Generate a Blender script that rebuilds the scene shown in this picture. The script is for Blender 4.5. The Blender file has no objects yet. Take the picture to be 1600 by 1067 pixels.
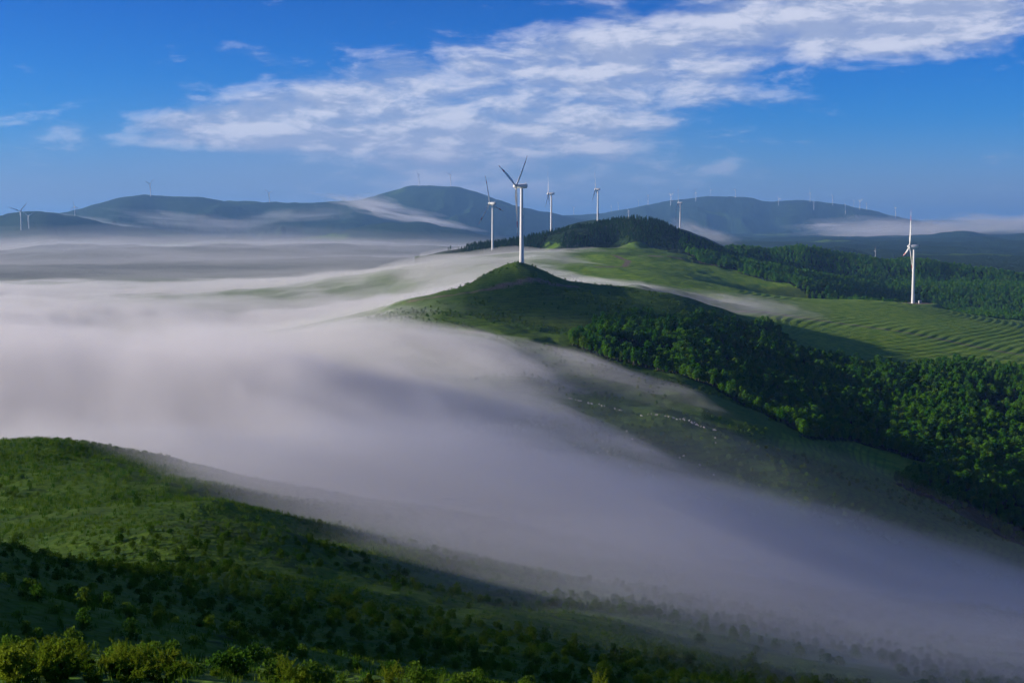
import bpy, bmesh, math, random
import numpy as np
from mathutils import Vector, Matrix

R = math.radians
random.seed(7)
RNG = np.random.default_rng(7)
sc = bpy.context.scene
col = sc.collection

# ------------------------------------------------------------------ camera
FPX = 2222.0            # focal length in pixels of a 1600 wide picture (50 mm lens)
HZN = 350.0             # picture row of eye level
PITCH = math.atan((533.5 - HZN) / FPX)
cam_d = bpy.data.cameras.new('camera')
cam = bpy.data.objects.new('camera', cam_d)
col.objects.link(cam)
cam_d.sensor_width = 36.0
cam_d.lens = FPX / 1600 * 36.0
cam_d.clip_start = 0.5
cam_d.clip_end = 90000
cam.location = (0, 0, 0)
cam.rotation_euler = (math.pi / 2 - PITCH, 0, 0)
sc.camera = cam

# ------------------------------------------------------------------ light
SUN_EL = R(14.0)
SUN_AZ = R(-89.0)       # measured from +Y (view direction) towards +X: low on the left
sun_dir = Vector((math.sin(SUN_AZ) * math.cos(SUN_EL), math.cos(SUN_AZ) * math.cos(SUN_EL), math.sin(SUN_EL)))
sd = bpy.data.lights.new('sun', 'SUN')
sd.energy = 5.0
sd.angle = R(0.6)
sd.color = (1.0, 0.87, 0.72)
sun = bpy.data.objects.new('sun', sd)
col.objects.link(sun)
sun.rotation_euler = sun_dir.to_track_quat('Z', 'Y').to_euler()
sun.location = (-200, 0, 300)

sc.view_settings.view_transform = 'Standard'
sc.view_settings.look = 'None'
sc.view_settings.exposure = 0.5
sc.view_settings.gamma = 1.0
sc.view_settings.use_curve_mapping = False
cy = sc.cycles
cy.use_denoising = True
cy.use_adaptive_sampling = True
cy.adaptive_threshold = 0.035
cy.adaptive_min_samples = 16
cy.max_bounces = 6
cy.diffuse_bounces = 2
cy.glossy_bounces = 1
cy.transmission_bounces = 2
cy.volume_bounces = 1
cy.transparent_max_bounces = 64
cy.caustics_reflective = False
cy.caustics_refractive = False
cy.sample_clamp_indirect = 3.0


class NT:
    """small helper to wire shader nodes"""
    def __init__(self, tree):
        self.t = tree
        tree.nodes.clear()

    def n(self, kind, **kw):
        nd = self.t.nodes.new(kind)
        for k, v in kw.items():
            setattr(nd, k, v)
        return nd

    def link(self, a, b):
        self.t.links.new(a, b)

    def put(self, sock, v):
        if hasattr(v, 'is_output') or isinstance(v, bpy.types.NodeSocket):
            self.link(v, sock)
        else:
            sock.default_value = v

    def m(self, op, a, b=0.0, c=0.0, clamp=False):
        nd = self.n('ShaderNodeMath', operation=op, use_clamp=clamp)
        self.put(nd.inputs[0], a)
        self.put(nd.inputs[1], b)
        self.put(nd.inputs[2], c)
        return nd.outputs[0]

    def mix(self, f, a, b, blend='MIX'):
        nd = self.n('ShaderNodeMix', data_type='RGBA', blend_type=blend)
        self.put(nd.inputs[0], f)
        self.put(nd.inputs[6], a)
        self.put(nd.inputs[7], b)
        return nd.outputs[2]

    def ss(self, v, lo, hi, a=0.0, b=1.0):
        nd = self.n('ShaderNodeMapRange', interpolation_type='SMOOTHSTEP')
        self.put(nd.inputs[0], v)
        for i, x in zip((1, 2, 3, 4), (lo, hi, a, b)):
            self.put(nd.inputs[i], x)
        return nd.outputs[0]

    def noise(self, vec, scale, detail=4.0, rough=0.55, dist=0.0):
        nd = self.n('ShaderNodeTexNoise')
        if vec is not None:
            self.link(vec, nd.inputs['Vector'])
        nd.inputs['Scale'].default_value = scale
        nd.inputs['Detail'].default_value = detail
        nd.inputs['Roughness'].default_value = rough
        nd.inputs['Distortion'].default_value = dist
        return nd.outputs['Fac']

    def comb(self, x, y, z):
        nd = self.n('ShaderNodeCombineXYZ')
        self.put(nd.inputs[0], x); self.put(nd.inputs[1], y); self.put(nd.inputs[2], z)
        return nd.outputs[0]


# ------------------------------------------------------------------ sky
world = bpy.data.worlds.new('World')
sc.world = world
world.use_nodes = True
W = NT(world.node_tree)
out = W.n('ShaderNodeOutputWorld')
bg = W.n('ShaderNodeBackground')
W.link(bg.outputs[0], out.inputs[0])
SKY_STRENGTH = 0.092
sky = W.n('ShaderNodeTexSky', sky_type='NISHITA')
sky.sun_disc = False
sky.sun_elevation = SUN_EL
sky.sun_rotation = SUN_AZ
sky.altitude = 1400
sky.air_density = 1.0
sky.dust_density = 0.3
sky.ozone_density = 2.5
# clear mountain air: the physical sky taken to a deeper, purer blue
sgl = W.n('ShaderNodeSeparateColor')
sscl = W.n('ShaderNodeVectorMath', operation='SCALE')
W.link(sky.outputs[0], sscl.inputs[0])
sscl.inputs['Scale'].default_value = SKY_STRENGTH * 1.18
W.link(sscl.outputs[0], sgl.inputs[0])
r0, g0, b0 = sgl.outputs
r1 = W.m('MINIMUM', W.m('MULTIPLY', W.m('POWER', r0, 4.0), 2.0), W.m('MULTIPLY', r0, 0.4))
g1 = W.m('MINIMUM', W.m('MULTIPLY', W.m('POWER', g0, 1.5), 0.57), W.m('MULTIPLY', g0, 0.5))
b1 = W.m('MINIMUM', W.m('MULTIPLY', W.m('POWER', b0, 1.5), 1.36), W.m('MULTIPLY', b0, 0.95))
SKY_RGB = (r1, g1, b1)
tc = W.n('ShaderNodeTexCoord')
sep = W.n('ShaderNodeSeparateXYZ')
W.link(tc.outputs['Generated'], sep.inputs[0])
dx, dy, dz = sep.outputs
az = W.m('ARCTAN2', dx, dy)            # radians, 0 = north (the way the camera looks)
el = W.m('ARCSINE', dz)
azd = W.m('MULTIPLY', az, 57.2958)
eld = W.m('MULTIPLY', el, 57.2958)
deep = W.ss(eld, 1.5, 16.0, 1.0, 0.66)
skycol = W.comb(W.m('MULTIPLY', SKY_RGB[0], W.m('MULTIPLY', deep, deep)), W.m('MULTIPLY', SKY_RGB[1], deep), W.m('MULTIPLY', SKY_RGB[2], W.m('POWER', deep, 0.7)))
# altocumulus: noise in a layer, long sideways near the horizon
lay = W.comb(W.m('MULTIPLY', dx, 1.0), W.m('MULTIPLY', dy, 1.0), W.m('MULTIPLY', dz, 3.1))
n_big = W.noise(lay, 5.0, 2.0, 0.5)
n_mid = W.noise(lay, 21.0, 8.0, 0.60, 0.25)
# same noise a little towards the sun: the difference lights one side of every puff
off = W.n('ShaderNodeVectorMath', operation='ADD')
W.link(lay, off.inputs[0])
off.inputs[1].default_value = (-0.010, 0.0, 0.022)
n_off = W.noise(off.outputs[0], 21.0, 6.0, 0.60, 0.25)
# the cloud bank: rises from the west horizon to the upper east
t_axis = W.m('ADD', W.m('MULTIPLY', azd, 0.985), W.m('MULTIPLY', eld, 0.17))
axis_el = W.m('ADD', W.m('ADD', 5.15, W.m('MULTIPLY', azd, 0.165)), W.m('MULTIPLY', W.m('MULTIPLY', azd, azd), 0.0035))
across = W.m('SUBTRACT', eld, axis_el)
wob = W.m('MULTIPLY', W.m('SUBTRACT', n_big, 0.5), 2.4)
across = W.m('ADD', across, wob)
hw = W.ss(azd, -18.0, -1.0, 0.6, 2.6)
ratio = W.m('DIVIDE', W.m('ABSOLUTE', across), hw)
bank = W.ss(ratio, 0.35, 1.35, 1.0, 0.0)
bank = W.m('MULTIPLY', bank, W.ss(azd, -16.8, -12.0))
veil = W.m('MULTIPLY', W.ss(eld, 6.0, 0.5), W.ss(W.m('ABSOLUTE', W.m('ADD', azd, 4.0)), 16.0, 3.0))
cov = W.m('ADD', W.m('MULTIPLY', bank, 0.49), W.m('MULTIPLY', W.m('SUBTRACT', n_big, 0.5), 1.0))
cov = W.m('ADD', cov, W.m('MULTIPLY', veil, 0.16))
dens = W.ss(W.m('ADD', n_mid, cov), 0.56, 1.08)
lit = W.ss(W.m('SUBTRACT', n_mid, n_off), -0.10, 0.15)
thin = W.ss(W.m('ADD', n_mid, cov), 0.62, 0.86, 1.0, 0.0)
lit = W.m('MULTIPLY', lit, W.m('ADD', W.m('MULTIPLY', thin, 0.60), 0.36))
c_body = (0.27, 0.325, 0.48, 1)
c_lit = (0.95, 0.91, 0.92, 1)
ccol = W.mix(lit, c_body, c_lit)
lows = W.ss(eld, 4.5, 0.8)
ccol = W.mix(W.m('MULTIPLY', lows, 0.6), ccol, (0.27, 0.28, 0.42, 1))
skyc = W.mix(W.m('MULTIPLY', veil, 0.68), skycol, (0.20, 0.26, 0.42, 1))
low_veil = W.ss(eld, 4.5, -0.5, 0.0, 0.55)
skyc = W.mix(low_veil, skyc, (0.19, 0.24, 0.40, 1))
fin = W.mix(W.m('MULTIPLY', dens, 0.92), skyc, ccol)
W.link(fin, bg.inputs[0])
bg.inputs[1].default_value = 1.0
world.cycles.sampling_method = 'MANUAL'
world.cycles.sample_map_resolution = 512


# ------------------------------------------------------------------ geometry helpers
def px(u, v, d):
    """world point of photo pixel (u, v) at depth d along +Y"""
    return ((u - 800.0) / FPX_Y(v) * d, d, zat(v, d))


def FPX_Y(v):
    # forward length of the pixel ray per pixel unit
    return FPX * math.cos(PITCH) - (v - 533.5) * math.sin(PITCH)


def zat(v, d):
    up = -(v - 533.5) * math.cos(PITCH) - FPX * math.sin(PITCH)
    return up / FPX_Y(v) * d


def to_px(x, y, z):
    c, s = math.cos(PITCH), math.sin(PITCH)
    f = y * c - z * s
    up = y * s + z * c
    return 800 + FPX * x / f, 533.5 - FPX * up / f


def sstep(x, a, b):
    t = np.clip((x - a) / (b - a), 0, 1)
    return t * t * (3 - 2 * t)


def _hash(ix, iy, seed):
    h = (ix.astype(np.int64) * 374761393 + iy.astype(np.int64) * 668265263 + seed * 974711) & 0xffffffff
    h = ((h ^ (h >> 13)) * 1274126177) & 0xffffffff
    return ((h ^ (h >> 16)) & 0xffff) / 65535.0


def vnoise(x, y, seed=0):
    ix, iy = np.floor(x), np.floor(y)
    fx, fy = x - ix, y - iy
    fx = fx * fx * fx * (fx * (fx * 6 - 15) + 10)
    fy = fy * fy * fy * (fy * (fy * 6 - 15) + 10)
    a, b = _hash(ix, iy, seed), _hash(ix + 1, iy, seed)
    c, d = _hash(ix, iy + 1, seed), _hash(ix + 1, iy + 1, seed)
    return (a * (1 - fx) + b * fx) * (1 - fy) + (c * (1 - fx) + d * fx) * fy - 0.5


def fbm(x, y, oct=4, seed=0, gain=0.5):
    r, a = 0, 1.0
    for o in range(oct):
        r = r + a * vnoise(x * 2 ** o + 17.3 * o, y * 2 ** o - 9.1 * o, seed + o)
        a *= gain
    return r


def ridged(x, y, oct=4, seed=0):
    r, a = 0, 1.0
    for o in range(oct):
        r = r + a * (0.5 - np.abs(2 * vnoise(x * 2 ** o + 5.3 * o, y * 2 ** o + 3.7 * o, seed + o)))
        a *= 0.5
    return r


class RBF:
    """thin-plate surface through scattered points"""
    def __init__(self, pts, smooth=1e-4, scale=300.0):
        p = np.array(pts, float)
        self.s = scale
        self.p = p[:, :2] / scale
        n = len(p)
        A = np.zeros((n + 3, n + 3))
        A[:n, :n] = self.k(self.p[:, None] - self.p[None]) + np.eye(n) * smooth
        A[:n, n] = 1; A[:n, n + 1:] = self.p
        A[n:, :n] = A[:n, n:].T
        b = np.zeros(n + 3); b[:n] = p[:, 2]
        self.w = np.linalg.solve(A, b)

    @staticmethod
    def k(d):
        r2 = (d ** 2).sum(-1)
        return 0.5 * r2 * np.log(r2 + 1e-12)

    def __call__(self, x, y):
        x = np.asarray(x, float); y = np.asarray(y, float)
        q = np.stack([x.ravel(), y.ravel()], -1) / self.s
        n = len(self.p)
        out = np.empty(len(q))
        for i in range(0, len(q), 40000):
            c = q[i:i + 40000]
            r2 = (c[:, None, 0] - self.p[None, :, 0]) ** 2 + (c[:, None, 1] - self.p[None, :, 1]) ** 2
            out[i:i + 40000] = (0.5 * r2 * np.log(r2 + 1e-12)) @ self.w[:n] + self.w[n] + c @ self.w[n + 1:]
        return out.reshape(x.shape)


def V(*t):      # (u, v, d) seen point
    return px(*t)


def Z(u, d, z):  # (u, depth, height) hidden point
    return ((u - 800.0) / (FPX * math.cos(PITCH)) * d, d, z)


# ------------------------------------------------------------------ the land
near_pts = [
    (0, 0, -4.0), (0, -60, 0.0), (-60, 0, -3.0), (60, 0, -12), (-60, -60, -1), (60, -60, -6), (0, 14, -6.2), (-140, 20, -8), (-50, 56, -7.5), (-85, 52, -7), (-48, 72, -9.5), (-54, 88, -13.5), (-85, 85, -14), (-22, 46, -10.2), (140, 20, -34), (-12, 14, -5.6), (12, 14, -7.5),  # off-frame rises at left are added to shade the hollow
    V(0, 1075, 27), V(140, 1075, 27), V(290, 1080, 27), V(0, 1022, 37), V(140, 1040, 36),
    V(-300, 1020, 33), V(450, 1090, 34),
    V(600, 1075, 50), V(1000, 1075, 80), V(1300, 1070, 112), V(1600, 1075, 140), V(1900, 1075, 160),
    V(0, 985, 62), V(150, 985, 66), V(300, 985, 76), V(600, 1000, 88), V(1000, 1005, 118), V(1300, 1015, 160), V(1600, 1015, 200), V(1900, 1020, 230),
    (-300, 150, -62), (-300, 300, -78), (-300, 20, -30), (-200, 90, -38),
    Z(-300, 110, -30.5), Z(0, 110, -28.5), Z(200, 110, -27.4), Z(400, 110, -28.0), V(600, 925, 125), V(600, 900, 148), V(800, 945, 150), V(900, 955, 155),
    Z(-300, 150, -37), Z(0, 150, -34.5), Z(200, 150, -32.6), Z(330, 150, -32.4), Z(460, 150, -33.8), Z(-300, 200, -45), Z(0, 200, -42), Z(200, 200, -40), Z(330, 200, -39.3), V(480, 845, 190),
    Z(-300, 250, -49), Z(0, 250, -46), Z(150, 250, -44.5), Z(280, 245, -45),
    V(-60, 690, 320), V(0, 692, 325), V(100, 694, 325), V(170, 703, 318), V(230, 722, 305), V(300, 748, 285),
    V(380, 765, 285), V(450, 800, 240), V(450, 778, 290), V(600, 858, 192), V(600, 822, 245), V(600, 795, 300), V(800, 915, 180), V(800, 878, 220), V(800, 845, 270), V(800, 822, 330),
    V(1000, 958, 156), V(1000, 922, 196), V(1000, 888, 246), V(1000, 866, 300), V(1300, 975, 205), V(1300, 945, 255), V(1300, 925, 305), V(1600, 985, 245), V(1600, 965, 295),
    V(-300, 722, 305), V(-700, 760, 290), V(-700, 880, 150),
    Z(-700, 420, -75), Z(-300, 420, -84), Z(0, 420, -88), Z(200, 420, -90), Z(350, 400, -88), Z(500, 410, -92),
    Z(2000, 300, -112),
    Z(0, 480, -108), Z(300, 500, -112), Z(550, 480, -112), Z(800, 460, -115), Z(1050, 420, -118), Z(1300, 390, -124), Z(1700, 400, -134), Z(-700, 500, -105), Z(2200, 380, -140),
]
mid_pts = [
    # knoll ridge
    V(700, 453, 1285), V(760, 438, 1300), V(812, 433, 1300), V(870, 440, 1310), V(930, 447, 1330), V(1000, 455, 1360), V(640, 471, 1265), V(600, 486, 1235), V(540, 502, 1200), V(450, 525, 1170),
    Z(812, 1430, -78), Z(930, 1430, -84), Z(650, 1440, -96), Z(500, 1400, -104), Z(1000, 1440, -80),
    # face below the knoll
    V(720, 470, 1215), V(800, 470, 1210), V(720, 492, 1130), V(850, 500, 1130), V(860, 525, 1040), V(940, 480, 1200), V(940, 530, 1040),
    # long grassy spur
    V(650, 500, 1075), V(720, 513, 1030), V(790, 527, 995), V(860, 546, 955), V(950, 575, 905), V(1060, 608, 855), V(1130, 640, 815), V(1220, 682, 772), V(1300, 722, 735),
    # forest slope
    V(1000, 480, 1220), V(1000, 530, 1060), V(1000, 572, 960), V(1100, 485, 1260), V(1100, 560, 1030), V(1120, 610, 905),
    V(1200, 600, 1000), V(1200, 650, 890), V(1300, 600, 1050), V(1300, 680, 865), V(1400, 650, 970), V(1400, 720, 835), V(1500, 650, 985), V(1500, 750, 805), V(1600, 650, 1005), V(1600, 750, 845), V(1600, 830, 735),
    V(1750, 750, 850), V(1750, 650, 1000), V(1800, 900, 680), V(1380, 740, 785), V(1480, 800, 715),
    # plateau with the terraced field
    V(1060, 467, 1480), V(1180, 470, 1560), V(1250, 467, 1650), V(1330, 468, 1720), V(1424, 474, 1750), V(1500, 489, 1725), V(1600, 503, 1700), V(1780, 535, 1650),
    V(1200, 500, 1370), V(1200, 545, 1150), V(1300, 500, 1470), V(1300, 545, 1250), V(1400, 520, 1390), V(1400, 565, 1205), V(1500, 530, 1400), V(1500, 575, 1205), V(1600, 545, 1380), V(1600, 585, 1185), V(1800, 600, 1180), V(1800, 560, 1400),
    Z(1424, 1900, -122), Z(1250, 1850, -104), Z(1600, 1900, -128), Z(1800, 1900, -135),
    # green field behind the knoll
    V(1000, 452, 1480), V(1100, 460, 1570), V(930, 440, 1600), V(1000, 428, 1720), V(1100, 440, 1740), V(1200, 460, 1720), V(930, 405, 1950), V(1000, 402, 1990), V(1100, 412, 2000), V(1180, 430, 1960), V(1250, 452, 1880), V(860, 410, 1900),
    V(1150, 408, 2150), V(1300, 440, 2100), V(1400, 470, 2080), V(1600, 490, 2080), Z(780, 1800, -62), Z(700, 2050, -55), Z(900, 2200, -38), Z(1000, 2200, -34), Z(1200, 2300, -60), Z(1500, 2300, -95),
    # ridge with the sheep
    V(560, 556, 940), V(640, 566, 890), V(700, 578, 850), V(790, 598, 800), V(880, 618, 765), V(1000, 645, 737), V(1120, 678, 712), V(1210, 708, 694), V(1300, 745, 672), V(1450, 808, 640), V(1600, 880, 608), V(1760, 960, 580),
    V(880, 600, 822), V(1000, 626, 795), V(1100, 655, 770), V(1200, 690, 752), V(1300, 735, 722), V(1450, 797, 690), V(1600, 865, 660),
    V(790, 640, 720), V(880, 660, 690), V(880, 720, 605), V(1000, 700, 655), V(1000, 765, 580), V(1200, 765, 610), V(1200, 830, 530), V(1400, 850, 560), V(1400, 905, 490), V(1600, 945, 530), V(700, 640, 730),
    Z(800, 500, -119), Z(500, 520, -117), Z(200, 540, -115), Z(1100, 430, -126), Z(1400, 410, -132), Z(1700, 420, -140), Z(2000, 480, -145), Z(2200, 700, -150), Z(2200, 1000, -140), Z(2200, 1500, -130),
    Z(0, 800, -113), Z(300, 800, -112), Z(0, 1300, -107), Z(400, 1000, -107), Z(300, 1700, -106), Z(600, 1800, -100), Z(0, 2200, -102), Z(400, 2300, -100), Z(-400, 800, -110), Z(-400, 1500, -106), Z(-400, 2200, -100),
    Z(0, 420, -110), Z(500, 420, -112), Z(-700, 450, -105), Z(-900, 1000, -90), Z(-900, 2000, -90), Z(2400, 2200, -120),
]
rbf_near = RBF(near_pts, 1e-5, 100.0)
rbf_mid = RBF(mid_pts, 2e-5, 300.0)

# far ridges: (depth, crest of (u, v), front slope, back slope, roundness, name)
far_ridges = [
    (2330, [(640, 402), (700, 393), (745, 386), (800, 378), (850, 370), (890, 358), (935, 353), (985, 341), (1010, 346), (1035, 350), (1062, 366), (1100, 384), (1140, 398), (1200, 425), (1300, 470)], 0.30, 0.30, 60),
    (2550, [(960, 420), (1060, 398), (1120, 392), (1150, 388), (1200, 395), (1250, 387), (1300, 399), (1345, 405), (1390, 412), (1430, 409), (1480, 419), (1540, 424), (1600, 433), (1700, 440), (1900, 455)], 0.26, 0.3, 60),
    (3200, [(700, 420), (790, 392), (860, 363), (900, 348), (935, 342), (965, 346), (1010, 358), (1040, 357), (1062, 356), (1090, 366), (1130, 385), (1180, 410)], 0.25, 0.25, 90),
    (4600, [(1150, 425), (1230, 404), (1280, 389), (1310, 385), (1350, 394), (1400, 408), (1450, 425), (1520, 450)], 0.25, 0.25, 80),
    (6600, [(1400, 450), (1480, 432), (1540, 416), (1600, 409), (1700, 400), (1900, 395)], 0.2, 0.2, 120),
    (9200, [(1300, 400), (1400, 384), (1455, 367), (1500, 361), (1550, 370), (1600, 379), (1700, 384), (1900, 388)], 0.2, 0.2, 150),
    (15000, [(700, 350), (850, 338), (930, 332), (975, 324), (1000, 321), (1040, 314), (1080, 308), (1110, 306), (1160, 309), (1200, 317), (1225, 312), (1250, 313), (1300, 320), (1340, 324), (1400, 339), (1450, 350), (1520, 362), (1600, 378), (1800, 390)], 0.14, 0.2, 300),
    (12500, [(300, 370), (420, 350), (520, 326), (580, 307), (620, 297), (660, 291), (700, 289), (735, 294), (790, 313), (850, 331), (900, 343), (960, 352), (1040, 380), (1100, 400)], 0.16, 0.2, 200),
    (11000, [(-500, 352), (-100, 342), (0, 338), (100, 332), (140, 323), (200, 309), (250, 307), (330, 312), (420, 317), (500, 318), (560, 316), (620, 330), (700, 350), (800, 372)], 0.15, 0.2, 200),
    (8200, [(-500, 350), (-100, 347), (0, 343), (50, 333), (80, 331), (120, 339), (170, 352), (260, 364), (400, 372), (520, 366), (600, 350), (660, 347), (740, 362), (850, 385), (950, 400)], 0.12, 0.15, 200),
    (6200, [(-500, 396), (0, 394), (150, 389), (320, 393), (450, 388), (600, 382), (700, 389), (800, 398), (950, 405)], 0.08, 0.12, 200),
    (26000, [(-900, 345), (0, 344), (500, 342), (900, 338), (1400, 345), (2300, 345)], 0.1, 0.1, 500),
]


def land(x, y):
    """height of the ground, camera at z = 0"""
    x = np.asarray(x, float); y = np.asarray(y, float)
    r = np.hypot(x, y)
    yy = np.maximum(y, 1.0)
    h_near = np.full(x.shape, -120.0)
    mk = (r < 560)
    if mk.any():
        h_near[mk] = rbf_near(x[mk], y[mk])
    h_mid = np.full(x.shape, -110.0)
    mk = (r > 330) & (r < 3000)
    if mk.any():
        h_mid[mk] = rbf_mid(np.clip(x[mk], -1500, 1500), np.maximum(y[mk], 250))
    w = sstep(r, 375, 480)
    h = h_near * (1 - w) + np.clip(h_mid, -170, 20) * w
    base = -105 + 0.002 * np.maximum(r - 2500, 0)
    w2 = sstep(r, 2150, 2500)
    h = h * (1 - w2) + base * w2
    # pixel column of each vertex
    u = 800 + (FPX * math.cos(PITCH)) * x / yy
    u = np.where(y > 1, u, np.where(x > 0, 3000, -2000))
    hf = np.full(x.shape, -1e3)
    mk = (r > 1700) & (y > 1)
    if mk.any():
        uu, dd = u[mk], y[mk]
        xx = x[mk]
        acc = np.full(uu.shape, -1e3)
        for k, (d0, cr, sf, sb, rw) in enumerate(far_ridges):
            us = np.array([c[0] for c in cr], float); vs = np.array([c[1] for c in cr], float)
            # smooth crest
            zc = np.interp(uu, us, [zat(v, d0) for v in vs], left=-200, right=-200)
            for sh in (-9, 9):
                zc = zc + np.interp(uu + sh, us, [zat(v, d0) for v in vs], left=-200, right=-200)
            zc /= 3
            wav = 0.03 * d0 * fbm(uu / 140.0, uu * 0 + k, 3, 50 + k)
            dc = d0 + wav
            t = dd - dc
            s = np.where(t < 0, sf, sb)
            # spurs and gullies on the flanks
            sc_ = 0.055 * d0
            g = ridged(xx / sc_ + 0.3 * fbm(dd / sc_, xx / sc_, 2, 9), dd / (sc_ * 2.2), 4, 11 + k)
            fall = np.sqrt(t * t + rw * rw) - rw
            hh = zc - s * fall + (g - 0.35) * np.minimum(fall * s * 0.55, 0.02 * d0) 
            acc = np.maximum(acc, hh)
        hf[mk] = acc
    bl = 0.5 + 0.5 * np.clip((hf - h) / 16.0, -1, 1)
    h = h * (1 - bl) + hf * bl + 16.0 * 0.5 * bl * (1 - bl)
    # knoll under the big turbine
    kx, ky, _ = px(806, 415, 1290)
    rk = np.hypot((x - kx) / 1.0, (y - ky) / 1.3)
    h = h + 15.5 * (np.sqrt(np.maximum(0, 1 - np.minimum(rk / 56, 1)) ** 2 + 0.004) - 0.063) * np.clip(1.5 - rk / 56, 0, 1)
    # relief
    far_amp = np.clip((r - 500) / 4000, 0, 1)
    vv = 533.5 - FPX * (yy * math.sin(PITCH) + h * math.cos(PITCH)) / (yy * math.cos(PITCH) - h * math.sin(PITCH))
    tm = terrace_mask(u, vv, y)
    calm = 1 - 0.93 * tm
    h = h + calm * fbm(x / 7.0, y / 7.0, 4, 3) * 0.55 * sstep(r, 6, 40)
    h = h + calm * fbm(x / 45.0, y / 45.0, 4, 21) * (1.2 + 2.6 * sstep(r, 450, 700))
    h = h + fbm(x / 420.0, y / 420.0, 5, 31) * 34 * sstep(r, 2600, 6000)
    # terraces on the plateau field and on the valley fields
    st = 1.35
    q = (h + 1.5 * fbm(x / 210.0, y / 210.0, 3, 77) + 0.2 * fbm(x / 30.0, y / 30.0, 2, 78)) / st
    fr = q - np.floor(q)
    ter = st * (np.floor(q) + np.clip((fr - 0.72) / 0.28, 0, 1)) + (h - q * st)
    tm = tm * (0.30 + 0.5 * sstep(fbm(x / 90.0, y / 60.0, 2, 79), -0.25, 0.1))
    h = h * (1 - tm) + ter * tm
    # level pad under the sunlit turbine
    pxx, pyy, pz = px(1415, 474, 1745)
    rp = np.hypot((x - pxx) / 42, (y - pyy) / 30)
    wp = sstep(rp, 1.25, 0.85)
    h = h * (1 - wp) + (pz) * wp
    return h


def terrace_mask(u, v, d):
    a = sstep(u, 1120, 1210) * sstep(d, 1160, 1230) * sstep(d, 1760, 1700) * sstep(u, 1900, 1800)
    a = a * sstep(v, 600, 575)
    b = sstep(u, 1290, 1340) * sstep(u, 1500, 1440) * sstep(d, 720, 760) * sstep(d, 880, 850)
    c = sstep(u, 900, 960) * sstep(u, 1270, 1220) * sstep(d, 1540, 1600) * sstep(d, 2010, 1950) * 0.5
    e = sstep(u, 1190, 1230) * sstep(u, 1320, 1290) * sstep(d, 725, 740) * sstep(d, 800, 780) * 0.8
    return np.clip(a + b + c + e, 0, 1)


def H(x, y):
    return float(land(np.array([x]), np.array([y]))[0])


# ------------------------------------------------------------------ materials
def new_mat(name):
    m = bpy.data.materials.new(name)
    m.use_nodes = True
    return m, NT(m.node_tree)


def simple_mat(name, colr, rough=0.6, var=0.15, scale=3.0, spec=0.3, metal=0.0):
    m, N = new_mat(name)
    o = N.n('ShaderNodeOutputMaterial')
    b = N.n('ShaderNodeBsdfPrincipled')
    N.link(b.outputs[0], o.inputs[0])
    t = N.n('ShaderNodeTexCoord')
    f = N.noise(t.outputs['Object'], scale, 4, 0.6)
    dark = tuple(c * (1 - var) for c in colr) + (1,)
    light = tuple(min(1, c * (1 + var)) for c in colr) + (1,)
    N.link(N.mix(N.ss(f, 0.3, 0.7), dark, light), b.inputs['Base Color'])
    b.inputs['Roughness'].default_value = rough
    b.inputs['Specular IOR Level'].default_value = spec
    b.inputs['Metallic'].default_value = metal
    return m


def leaf_mat(name, c1, c2, trans=0.42):
    m, N = new_mat(name)
    o = N.n('ShaderNodeOutputMaterial')
    d = N.n('ShaderNodeBsdfDiffuse')
    tr = N.n('ShaderNodeBsdfTranslucent')
    mx = N.n('ShaderNodeMixShader')
    oi = N.n('ShaderNodeObjectInfo')
    t = N.n('ShaderNodeTexCoord')
    f = N.noise(t.outputs['Object'], 2.2, 3, 0.6)
    f = N.m('ADD', N.m('MULTIPLY', f, 0.7), N.m('MULTIPLY', oi.outputs['Random'], 0.45))
    c = N.mix(N.ss(f, 0.3, 0.85), c1 + (1,), c2 + (1,))
    N.link(c, d.inputs[0]); N.link(c, tr.inputs[0])
    mx.inputs[0].default_value = trans
    N.link(d.outputs[0], mx.inputs[1]); N.link(tr.outputs[0], mx.inputs[2])
    N.link(mx.outputs[0], o.inputs[0])
    return m


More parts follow.
